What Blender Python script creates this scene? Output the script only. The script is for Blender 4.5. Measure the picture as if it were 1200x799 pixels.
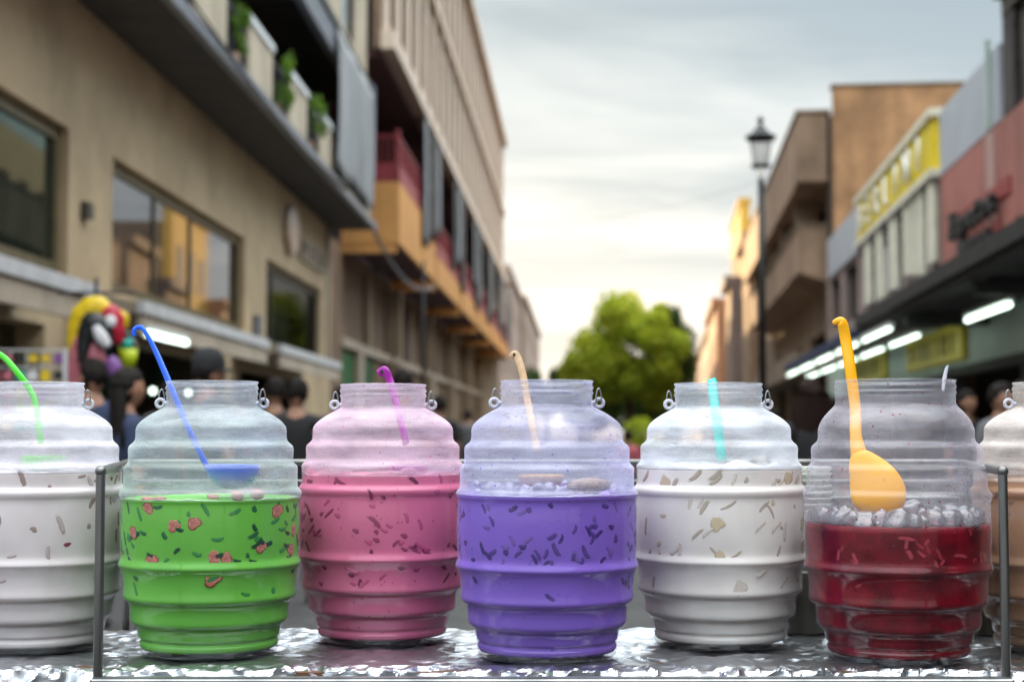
import bpy, bmesh, math, random
from mathutils import Vector, Matrix, noise
R = math.radians
PI = math.pi
sc = bpy.context.scene
for o in list(bpy.data.objects):
    bpy.data.objects.remove(o)
col = sc.collection
rnd = random.Random(7)

# ------------------------------------------------------------------ camera
F_PX, CX, CY, HOR = 1850.0, 600.0, 399.5, 505.0
CAM_Z = 1.2
PITCH = math.atan((HOR - CY) / F_PX)
cam = bpy.data.cameras.new('camera')
camo = bpy.data.objects.new('camera', cam)
col.objects.link(camo)
camo.location = (0, 0, CAM_Z)
camo.rotation_euler = (PI / 2 + PITCH, 0, 0)
cam.sensor_width = 36
cam.lens = 36 * F_PX / 1200
cam.clip_start = 0.05
cam.clip_end = 5000
cam.dof.use_dof = True
cam.dof.focus_distance = 2.45
cam.dof.aperture_fstop = 3.8
cam.dof.aperture_blades = 9
sc.camera = camo

# ------------------------------------------------------------------ world
SUN_EL, SUN_AZ = R(9), R(-12)        # azimuth measured from +Y towards +X
w = bpy.data.worlds.new('World')
sc.world = w
w.use_nodes = True
nt = w.node_tree
nt.nodes.clear()
N, L = nt.nodes.new, nt.links.new
out = N('ShaderNodeOutputWorld')
bg = N('ShaderNodeBackground'); bg.inputs[1].default_value = 0.1
sky = N('ShaderNodeTexSky'); sky.sky_type = 'NISHITA'; sky.sun_disc = False
sky.sun_elevation = SUN_EL; sky.sun_rotation = SUN_AZ
sky.air_density = 1.2; sky.dust_density = 2.0
tc = N('ShaderNodeTexCoord')
sep = N('ShaderNodeSeparateXYZ'); L(tc.outputs['Generated'], sep.inputs[0])
def wmath(op, a, b=None, clamp=False):
    n = N('ShaderNodeMath'); n.operation = op; n.use_clamp = clamp
    for i, v in enumerate((a, b)):
        if v is None: continue
        if isinstance(v, (int, float)): n.inputs[i].default_value = v
        else: L(v, n.inputs[i])
    return n.outputs[0]
zc = wmath('ADD', wmath('MAXIMUM', sep.outputs[2], 0.0), 0.16)
comb = N('ShaderNodeCombineXYZ')
L(wmath('DIVIDE', sep.outputs[0], zc), comb.inputs[0])
L(wmath('DIVIDE', sep.outputs[1], zc), comb.inputs[1])
mp = N('ShaderNodeMapping'); mp.inputs['Rotation'].default_value = (0, 0, R(-24)); mp.inputs['Scale'].default_value = (0.8, 1.5, 1)
L(comb.outputs[0], mp.inputs[0])
nz = N('ShaderNodeTexNoise'); nz.inputs['Scale'].default_value = 1.3; nz.inputs['Detail'].default_value = 7; nz.inputs['Roughness'].default_value = .55
nz.inputs['Distortion'].default_value = .5
L(mp.outputs[0], nz.inputs[0])
cr = N('ShaderNodeValToRGB')
cr.color_ramp.elements[0].position = .36; cr.color_ramp.elements[0].color = (0.97, .97, .97, 1)
cr.color_ramp.elements[1].position = .60; cr.color_ramp.elements[1].color = (1, 1, 1, 1)
L(nz.outputs[0], cr.inputs[0])
# cloud colour by height above the horizon: warm cream low, cool grey high
cr2 = N('ShaderNodeValToRGB')
e = cr2.color_ramp.elements
e[0].position = 0.0; e[0].color = (1.0, .945, .87, 1)
e[1].position = 0.32; e[1].color = (.47, .56, .63, 1)
x = e.new(.09); x.color = (.88, .88, .86, 1)
x = e.new(.19); x.color = (.66, .73, .77, 1)
x = e.new(1.0); x.color = (.61, .61, .60, 1)
L(sep.outputs[2], cr2.inputs[0])
# brightening of the cloud around the low sun
sd = Vector((math.sin(R(1)) * math.cos(R(4)), math.cos(R(4)), math.sin(R(4))))
dot = N('ShaderNodeVectorMath'); dot.operation = 'DOT_PRODUCT'
L(tc.outputs['Generated'], dot.inputs[0]); dot.inputs[1].default_value = sd
glow = wmath('POWER', wmath('MAXIMUM', dot.outputs['Value'], 0.0), 60.0)
gcol = N('ShaderNodeMix'); gcol.data_type = 'RGBA'; gcol.blend_type = 'ADD'
L(glow, gcol.inputs['Factor']); L(cr2.outputs[0], gcol.inputs['A']); gcol.inputs['B'].default_value = (.20, .155, .09, 1)
sh = N('ShaderNodeMix'); sh.data_type = 'RGBA'; sh.blend_type = 'MULTIPLY'; sh.inputs['Factor'].default_value = 1
L(gcol.outputs['Result'], sh.inputs['A'])
cr3 = N('ShaderNodeValToRGB')
cr3.color_ramp.elements[0].position = .42; cr3.color_ramp.elements[0].color = (.78, .83, .86, 1)
cr3.color_ramp.elements[1].position = .60; cr3.color_ramp.elements[1].color = (1.22, 1.18, 1.12, 1)
L(nz.outputs[0], cr3.inputs[0]); L(cr3.outputs[0], sh.inputs['B'])
up = N('ShaderNodeMix'); up.data_type = 'RGBA'; up.blend_type = 'MULTIPLY'; up.inputs['Factor'].default_value = 1
L(sh.outputs['Result'], up.inputs['A']); k_ = wmath('ADD', wmath('MULTIPLY', wmath('MAXIMUM', wmath('SUBTRACT', sep.outputs[2], .26), 0.0), 56.0), 5.2)   # overcast sky, its unseen upper part brightened far above the horizon to light the scene
kc = N('ShaderNodeCombineColor'); [L(k_, kc.inputs[i]) for i in range(3)]; L(kc.outputs[0], up.inputs['B'])
mixs = N('ShaderNodeMix'); mixs.data_type = 'RGBA'
L(wmath('MULTIPLY', cr.outputs[0], 1.0), mixs.inputs['Factor']); L(sky.outputs[0], mixs.inputs['A']); L(up.outputs['Result'], mixs.inputs['B'])
L(mixs.outputs['Result'], bg.inputs[0]); L(bg.outputs[0], out.inputs[0])

sun = bpy.data.lights.new('sun', 'SUN'); sun.energy = 4.2; sun.angle = R(.6); sun.color = (1, .66, .34)
suno = bpy.data.objects.new('sun', sun); col.objects.link(suno)
sv = Vector((math.sin(SUN_AZ) * math.cos(SUN_EL), math.cos(SUN_AZ) * math.cos(SUN_EL), math.sin(SUN_EL)))
suno.rotation_euler = (-sv).to_track_quat('-Z', 'Y').to_euler()
suno.location = (-6, 40, 30)

sc.view_settings.view_transform = 'Standard'
sc.view_settings.look = 'None'
sc.view_settings.exposure = 1.0
sc.view_settings.gamma = 1
cy = sc.cycles
cy.use_denoising = True
cy.max_bounces = 10; cy.transparent_max_bounces = 40; cy.diffuse_bounces = 3; cy.glossy_bounces = 4; cy.transmission_bounces = 6
cy.caustics_reflective = False; cy.caustics_refractive = False; cy.sample_clamp_indirect = 6

# ------------------------------------------------------------------ helpers
def P(px, py, d):
    """real point seen at photo pixel (px,py), d metres in front of the camera along Y"""
    v = camo.rotation_euler.to_matrix() @ Vector(((px - CX) / F_PX, (CY - py) / F_PX, -1))
    return Vector((0, 0, CAM_Z)) + v * (d / v.y)

def tag(o, label=None, cat=None, group=None, kind=None):
    if label: o['label'] = label
    if cat: o['category'] = cat
    if group: o['group'] = group
    if kind: o['kind'] = kind
    return o

def empty(name, label, cat, loc=(0, 0, 0), rz=0, group=None, parent=None):
    o = bpy.data.objects.new(name, None); col.objects.link(o)
    o.location = loc; o.rotation_euler = (0, 0, rz); o.empty_display_size = .2
    return tag(o, label, cat, group)

class MB:
    def __init__(s): s.v = []; s.f = []; s.m = []
    def add(s, vs, fs, mi=0):
        n = len(s.v); s.v += [tuple(v) for v in vs]
        s.f += [tuple(i + n for i in f) for f in fs]; s.m += [mi] * len(fs)
    def box(s, x0, x1, y0, y1, z0, z1, mi=0, M=None):
        vs = [Vector((x, y, z)) for x in (x0, x1) for y in (y0, y1) for z in (z0, z1)]
        if M: vs = [M @ v for v in vs]
        s.add(vs, [(0, 1, 3, 2), (4, 6, 7, 5), (0, 4, 5, 1), (2, 3, 7, 6), (0, 2, 6, 4), (1, 5, 7, 3)], mi)
    def tube(s, pts, rad, n=8, mi=0, cap=True, flat=None):
        pts = [Vector(p) for p in pts]; k = len(pts)
        rad = rad if isinstance(rad, (list, tuple)) else [rad] * k
        rings = []; up = None
        for i, p in enumerate(pts):
            t = (pts[min(i + 1, k - 1)] - pts[max(i - 1, 0)]).normalized()
            if up is None:
                up = Vector((0, 0, 1)) if abs(t.z) < .9 else Vector((0, 1, 0))
                if flat is not None: up = Vector(flat[2])
            a = t.cross(up)
            if a.length < 1e-5: a = t.cross(Vector((1, 0, 0)))
            a.normalize(); b = a.cross(t).normalized(); up = b
            fa, fb = (flat[0], flat[1]) if flat else (1, 1)
            rings.append([p + (a * math.cos(q * 2 * PI / n) * fa + b * math.sin(q * 2 * PI / n) * fb) * rad[i] for q in range(n)])
        vs = [v for r in rings for v in r]
        fs = [(i * n + q, i * n + (q + 1) % n, (i + 1) * n + (q + 1) % n, (i + 1) * n + q) for i in range(k - 1) for q in range(n)]
        if cap:
            fs.append(tuple(reversed(range(n)))); fs.append(tuple((k - 1) * n + q for q in range(n)))
        s.add(vs, fs, mi)
    def lathe(s, prof, n=48, mi=0, c=(0, 0, 0), M=None, a0=0, closed=False):
        k = len(prof); vs = []
        for r, z in prof:
            for q in range(n):
                a = a0 + q * 2 * PI / n
                v = Vector((c[0] + r * math.cos(a), c[1] + r * math.sin(a), c[2] + z))
                vs.append(M @ v if M else v)
        fs = [(i * n + q, i * n + (q + 1) % n, (i + 1) * n + (q + 1) % n, (i + 1) * n + q) for i in range(k - 1) for q in range(n)]
        s.add(vs, fs, mi)
    def blob(s, c, r, n=14, m=10, mi=0, M=None, f=None):
        vs = []; 
        for i in range(m + 1):
            th = PI * i / m
            for q in range(n):
                ph = 2 * PI * q / n
                d = Vector((math.sin(th) * math.cos(ph), math.sin(th) * math.sin(ph), math.cos(th)))
                k = f(d) if f else 1
                v = Vector((d.x * r[0] * k, d.y * r[1] * k, d.z * r[2] * k))
                if M: v = M @ v
                vs.append(Vector(c) + v)
        fs = [(i * n + q, (i + 1) * n + q, (i + 1) * n + (q + 1) % n, i * n + (q + 1) % n) for i in range(m) for q in range(n)]
        s.add(vs, fs, mi)
    def mesh(s, name, mats, smooth=False):
        me = bpy.data.meshes.new(name)
        me.from_pydata(s.v, [], s.f)
        for m in (mats if isinstance(mats, (list, tuple)) else [mats]): me.materials.append(m)
        if any(s.m): me.polygons.foreach_set('material_index', s.m)
        if smooth: me.polygons.foreach_set('use_smooth', [True] * len(s.f))
        me.validate(); me.update()
        return me
    def build(s, name, mats, parent=None, smooth=False, loc=(0, 0, 0)):
        o = bpy.data.objects.new(name, s.mesh(name, mats, smooth)); col.objects.link(o)
        o.location = loc
        if parent: o.parent = parent
        return o

def link(name, me, parent=None, loc=(0, 0, 0), rot=(0, 0, 0), scale=(1, 1, 1)):
    o = bpy.data.objects.new(name, me); col.objects.link(o); o.parent = parent
    o.location = loc; o.rotation_euler = rot; o.scale = scale
    return o

def copy_tree(o, parent=None):
    c = o.copy(); col.objects.link(c)
    if parent: c.parent = parent
    for ch in list(o.children): copy_tree(ch, c)
    return c

# ------------------------------------------------------------------ materials
def mat(name, c, rough=.6, metal=0, spec=.5, var=0, scale=4, detail=5, bump=0, bscale=None, emit=0, sub=0, coord='Object',
        c2=None, stretch=(1, 1, 1), lo=.35, hi=.65, bdist=.02, trans=0, coat=0):
    m = bpy.data.materials.new(name); m.use_nodes = True
    t = m.node_tree; b = t.nodes['Principled BSDF']
    b.inputs['Base Color'].default_value = (*c, 1); b.inputs['Roughness'].default_value = rough
    b.inputs['Metallic'].default_value = metal; b.inputs['Specular IOR Level'].default_value = spec
    if coat: b.inputs['Coat Weight'].default_value = coat; b.inputs['Coat Roughness'].default_value = .05
    if trans: b.inputs['Transmission Weight'].default_value = trans
    if emit:
        b.inputs['Emission Color'].default_value = (*c, 1); b.inputs['Emission Strength'].default_value = emit
    if sub:
        b.inputs['Subsurface Weight'].default_value = sub; b.inputs['Subsurface Radius'].default_value = (.02, .015, .015); b.inputs['Subsurface Scale'].default_value = 1
    tcn = t.nodes.new('ShaderNodeTexCoord'); mpn = t.nodes.new('ShaderNodeMapping'); mpn.inputs['Scale'].default_value = stretch
    t.links.new(tcn.outputs[coord], mpn.inputs[0])
    if var or c2:
        n = t.nodes.new('ShaderNodeTexNoise'); n.inputs['Scale'].default_value = scale; n.inputs['Detail'].default_value = detail
        n.inputs['Roughness'].default_value = .6
        t.links.new(mpn.outputs[0], n.inputs[0])
        r = t.nodes.new('ShaderNodeValToRGB')
        ca = c2 if c2 else tuple(k * (1 - var) for k in c); cb = c if c2 else tuple(min(1, k * (1 + var)) for k in c)
        r.color_ramp.elements[0].position = lo; r.color_ramp.elements[0].color = (*ca, 1)
        r.color_ramp.elements[1].position = hi; r.color_ramp.elements[1].color = (*cb, 1)
        t.links.new(n.outputs[0], r.inputs[0]); t.links.new(r.outputs[0], b.inputs['Base Color'])
    if bump:
        n2 = t.nodes.new('ShaderNodeTexNoise'); n2.inputs['Scale'].default_value = bscale or scale * 6; n2.inputs['Detail'].default_value = 6
        t.links.new(mpn.outputs[0], n2.inputs[0])
        bp = t.nodes.new('ShaderNodeBump'); bp.inputs['Strength'].default_value = bump; bp.inputs['Distance'].default_value = bdist
        t.links.new(n2.outputs[0], bp.inputs['Height']); t.links.new(bp.outputs[0], b.inputs['Normal'])
    return m

def plaster(name, c, stain=.25, streak=True, bump=.3, rough=.85):
    """painted wall: mottled, with rain streaks running down"""
    m = mat(name, c, rough, bump=bump, bscale=14)
    t = m.node_tree; b = t.nodes['Principled BSDF']
    tcn = t.nodes.new('ShaderNodeTexCoord')
    cur = None
    def layer(sx, sy, sz, sc_, lo, hi, k):
        nonlocal cur
        mpn = t.nodes.new('ShaderNodeMapping'); mpn.inputs['Scale'].default_value = (sx, sy, sz)
        t.links.new(tcn.outputs['Object'], mpn.inputs[0])
        n = t.nodes.new('ShaderNodeTexNoise'); n.inputs['Scale'].default_value = sc_; n.inputs['Detail'].default_value = 6
        t.links.new(mpn.outputs[0], n.inputs[0])
        r = t.nodes.new('ShaderNodeMapRange'); r.inputs[1].default_value = lo; r.inputs[2].default_value = hi
        r.inputs[3].default_value = 1 - k; r.inputs[4].default_value = 1.0
        t.links.new(n.outputs[0], r.inputs[0])
        if cur is None: cur = r.outputs[0]
        else:
            mm = t.nodes.new('ShaderNodeMath'); mm.operation = 'MULTIPLY'
            t.links.new(cur, mm.inputs[0]); t.links.new(r.outputs[0], mm.inputs[1]); cur = mm.outputs[0]
    layer(1, 1, 1, .7, .35, .6, stain); layer(1, 1, 1, 5, .3, .7, stain * .4)
    if streak: layer(1, 1, .10, 1.6, .38, .6, stain * .7)
    mx = t.nodes.new('ShaderNodeMix'); mx.data_type = 'RGBA'; mx.blend_type = 'MULTIPLY'; mx.inputs['Factor'].default_value = 1
    mx.inputs['A'].default_value = (*c, 1)
    cc = t.nodes.new('ShaderNodeCombineColor')
    for i in range(3): t.links.new(cur, cc.inputs[i])
    t.links.new(cc.outputs[0], mx.inputs['B']); t.links.new(mx.outputs['Result'], b.inputs['Base Color'])
    return m

def brickmat(name, c1, c2, mortar, bw=.5, bh=.22, rot=0):
    m = mat(name, c1, .9)
    t = m.node_tree; b = t.nodes['Principled BSDF']
    tcn = t.nodes.new('ShaderNodeTexCoord'); s = t.nodes.new('ShaderNodeSeparateXYZ'); c = t.nodes.new('ShaderNodeCombineXYZ')
    t.links.new(tcn.outputs['Object'], s.inputs[0]); t.links.new(s.outputs[1], c.inputs[0]); t.links.new(s.outputs[2], c.inputs[1])
    br = t.nodes.new('ShaderNodeTexBrick'); br.inputs['Scale'].default_value = 1
    br.inputs['Brick Width'].default_value = bw; br.inputs['Row Height'].default_value = bh; br.inputs['Mortar Size'].default_value = .02
    br.inputs['Color1'].default_value = (*c1, 1); br.inputs['Color2'].default_value = (*c2, 1); br.inputs['Mortar'].default_value = (*mortar, 1)
    t.links.new(c.outputs[0], br.inputs[0]); t.links.new(br.outputs[0], b.inputs['Base Color'])
    return m

def glass(name, tint=(.35, .38, .38), opaque=.35, dark=(.03, .035, .035), refl=None):
    m = bpy.data.materials.new(name); m.use_nodes = True; t = m.node_tree; t.nodes.clear()
    refl = refl or (.8, .84, .86)
    o = t.nodes.new('ShaderNodeOutputMaterial'); tr = t.nodes.new('ShaderNodeBsdfTransparent'); tr.inputs[0].default_value = (*tint, 1)
    d = t.nodes.new('ShaderNodeBsdfDiffuse'); d.inputs[0].default_value = (*dark, 1)
    g = t.nodes.new('ShaderNodeBsdfGlossy'); g.inputs['Roughness'].default_value = .03; g.inputs[0].default_value = (*refl, 1)
    m1 = t.nodes.new('ShaderNodeMixShader'); m1.inputs[0].default_value = opaque
    t.links.new(tr.outputs[0], m1.inputs[1]); t.links.new(d.outputs[0], m1.inputs[2])
    lw = t.nodes.new('ShaderNodeLayerWeight'); lw.inputs[0].default_value = .5
    pw = t.nodes.new('ShaderNodeMath'); pw.operation = 'POWER'; pw.inputs[1].default_value = 2.2; t.links.new(lw.outputs['Facing'], pw.inputs[0])
    ad = t.nodes.new('ShaderNodeMath'); ad.operation = 'ADD'; ad.inputs[1].default_value = .06; ad.use_clamp = True; t.links.new(pw.outputs[0], ad.inputs[0])
    m2 = t.nodes.new('ShaderNodeMixShader'); t.links.new(ad.outputs[0], m2.inputs[0]); t.links.new(m1.outputs[0], m2.inputs[1]); t.links.new(g.outputs[0], m2.inputs[2])
    t.links.new(m2.outputs[0], o.inputs[0])
    return m

def lampmat(name, c, s):
    m = mat(name, c, emit=s); return m

M = {}
M['beige'] = plaster('beige_plaster', (.54, .405, .25), .24, False)
M['beige_light'] = plaster('light_beige_plaster', (.56, .48, .36), .2)
M['cap_white'] = mat('white_metal_cap', (.75, .78, .8), .45, var=.1)
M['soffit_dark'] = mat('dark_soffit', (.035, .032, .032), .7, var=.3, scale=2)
M['lip_grey'] = mat('grey_metal_lip', (.18, .19, .22), .45, metal=.3, var=.2)
M['dark_frame'] = mat('dark_window_frame', (.05, .045, .035), .5)
M['olive_frame'] = mat('olive_window_frame', (.12, .095, .045), .5, var=.2)
M['white_edge'] = mat('white_canopy_edge', (.55, .55, .56), .5, var=.12, scale=2)
M['canopy'] = plaster('canopy_underside', (.52, .43, .33), .3, False)
M['rail_dark'] = mat('black_railing', (.02, .02, .022), .5, metal=.3)
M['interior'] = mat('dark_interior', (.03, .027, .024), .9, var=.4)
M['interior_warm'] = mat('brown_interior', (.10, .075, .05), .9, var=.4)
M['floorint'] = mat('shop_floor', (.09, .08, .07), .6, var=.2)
M['glass'] = glass('window_glass', refl=(.46, .47, .50))
M['glass_green'] = glass('bottle_green_glass', (.25, .32, .28), .55, (.045, .06, .05), (.22, .28, .26))
M['glass_blind'] = glass('clear_window_glass', (.85, .87, .88), .04, (.1, .1, .1), (.12, .12, .12))
M['glass_dark'] = glass('dark_window_glass', (.2, .22, .24), .6, (.02, .025, .03))
M['canvas'] = mat('grey_canvas', (.27, .28, .29), .75, var=.2, scale=1.2, stretch=(1, 1, .3), bump=.3, bscale=3, bdist=.05)
M['canvas_dark'] = mat('dark_grey_canvas', (.13, .125, .12), .8, var=.3, scale=1.5)
M['blue_pipe'] = mat('blue_paint', (.06, .09, .17), .5)
M['slat'] = mat('brown_ceiling_slat', (.05, .04, .035), .6, var=.3)
M['orange'] = plaster('orange_plaster', (.72, .35, .11), .15)
M['red_paint'] = mat('red_painted_metal', (.28, .035, .045), .5, var=.2)
M['maroon'] = mat('maroon_ceiling', (.10, .045, .05), .8, var=.3)
M['stone_pale'] = plaster('pale_stone', (.62, .51, .40), .25)
M['stone_fin'] = plaster('cream_fin', (.72, .59, .48), .12)
M['stone_panel'] = plaster('tan_recess_panel', (.26, .17, .11), .3)
M['brick_brown'] = brickmat('brown_brick', (.22, .15, .10), (.17, .115, .08), (.28, .2, .14), .6, .25)
M['brown_wall'] = plaster('brown_wall', (.31, .20, .13), .35)
M['tan_pillar'] = plaster('tan_pillar', (.40, .30, .20), .3)
M['green_panel'] = mat('green_shutter', (.02, .14, .05), .5, var=.15)
M['pink_stone'] = plaster('pinkish_stone', (.50, .37, .29), .3)
M['concrete'] = plaster('brown_concrete', (.33, .24, .17), .3)
M['concrete_face'] = plaster('rust_concrete', (.44, .29, .19), .35)
M['stucco'] = plaster('orange_stucco', (.60, .32, .15), .45)
M['gold'] = plaster('golden_yellow_plaster', (.80, .48, .08), .1)
M['mauve'] = plaster('mauve_plaster', (.34, .25, .22), .2)
M['peach'] = plaster('peach_plaster', (.58, .32, .2), .2)
M['cream'] = plaster('cream_plaster', (.55, .46, .36), .25)
M['red_panel'] = plaster('faded_red_panel', (.46, .17, .14), .25, rough=.6)
M['red_stripe'] = mat('pink_stripe', (.45, .27, .24), .6)
M['red_glossy'] = mat('red_letter_side', (.28, .01, .015), .4)
M['black_letter'] = mat('black_letter', (.012, .014, .015), .55)
M['grey_panel'] = mat('grey_blue_panel', (.42, .45, .50), .5, var=.06, scale=1)
M['yellow_sign'] = mat('yellow_sign', (.76, .58, .01), .5, var=.08, scale=2)
M['cream_rail'] = mat('cream_sign_rail', (.75, .70, .55), .5, var=.1)
M['white_letter'] = mat('white_letter', (.8, .8, .8), .4)
M['olive_letter'] = mat('olive_letter', (.28, .22, .01), .4)
M['fin_cream'] = mat('cream_blind', (.80, .77, .62), .5, var=.1)
M['gutter'] = mat('black_gutter', (.022, .02, .02), .7, metal=0, var=.4, scale=3)
M['canopy_dark'] = mat('dark_canopy_ceiling', (.06, .065, .06), .7, var=.2)
M['mint'] = mat('mint_panel', (.42, .52, .46), .5, var=.08, scale=1)
M['navy'] = mat('navy_awning', (.02, .035, .10), .7, var=.2)
M['old_stone'] = plaster('old_grey_stone', (.16, .14, .11), .4)
M['old_cornice'] = mat('sooty_cornice', (.05, .042, .038), .8, var=.4, scale=3)
M['asphalt'] = mat('asphalt', (.045, .044, .045), .85, var=.3, scale=3, bump=.4, bscale=60)
M['paving'] = mat('paving', (.11, .105, .10), .8, var=.25, scale=2, bump=.3, bscale=30)
M['kerb'] = mat('kerb_stone', (.2, .19, .18), .8, var=.2)
M['paint_white'] = mat('road_paint', (.6, .6, .57), .7, var=.2)
M['post_black'] = mat('black_cast_iron', (.012, .014, .014), .45, metal=.4)
M['lamp_pane'] = glass('lantern_glass', (.97, .97, .97), .02, (.6, .6, .58), (.3, .3, .3))
M['lamp_globe'] = mat('opal_lamp_globe', (.85, .85, .8), .3, emit=.25)
M['tube_light'] = lampmat('fluorescent_glow', (.80, 1.0, .86), 2.4)
M['tube_warm'] = lampmat('bulb_glow', (1, .78, .45), 3.0)
M['tube_holder'] = mat('lamp_holder', (.6, .6, .6), .4)
M['steel'] = mat('brushed_steel', (.16, .158, .155), .36, metal=.9, var=.25, scale=40, stretch=(1, 1, .1))
M['steel_dark'] = mat('worn_steel', (.30, .31, .32), .38, metal=.85, var=.3, scale=12)
M['board'] = mat('wood_board', (.11, .05, .025), .6, var=.4, scale=6, stretch=(.3, 3, 3))
M['wood'] = mat('pale_wood', (.55, .36, .2), .5, var=.2, scale=20, stretch=(4, 4, .5))

# ------------------------------------------------------------------ setting: ground
def struct(name, bm_, m, **k):
    o = bm_.build(name, m, **k); o['kind'] = 'structure'; return o
g = MB(); g.add([(-400, -60, 0), (400, -60, 0), (400, 900, 0), (-400, 900, 0)], [(0, 1, 2, 3)])
struct('ground', g, M['asphalt'])
AL, AM, AR = R(1.55), R(2.32), R(5.56)
class Fr:
    def __init__(s, a): s.a = a; s.rz = -a; s.u = Vector((math.sin(a), math.cos(a), 0)); s.r = Vector((math.cos(a), -math.sin(a), 0))
    def w(s, x, y, z=0): return s.r * x + s.u * y + Vector((0, 0, z))
LF, MF, RF = Fr(AL), Fr(AM), Fr(AR)
def strip(name, fr, x0, x1, y0, y1, z, m):
    a = MB(); vs = [fr.w(x0, y0), fr.w(x1, y0), fr.w(x1, y1), fr.w(x0, y1)]
    lo = [v.copy() for v in vs]; hi = [v + Vector((0, 0, z)) for v in vs]
    for v in lo: v.z = -.05
    a.add(lo + hi, [(4, 5, 6, 7), (0, 1, 5, 4), (1, 2, 6, 5), (2, 3, 7, 6), (3, 0, 4, 7)])
    return struct(name, a, m)
strip('pavement', LF, -6.0, -4.35, -10, 43, .12, M['paving']); strip('kerb', LF, -4.348, -4.2, -10, 43, .13, M['kerb'])
strip('pavement', MF, -6.8, -5.25, 43.1, 260, .12, M['paving']); strip('kerb', MF, -5.248, -5.1, 43.1, 260, .13, M['kerb'])
strip('pavement', RF, 3.05, 4.5, -10, 260, .12, M['paving']); strip('kerb', RF, 2.9, 3.048, -10, 260, .13, M['kerb'])

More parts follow.
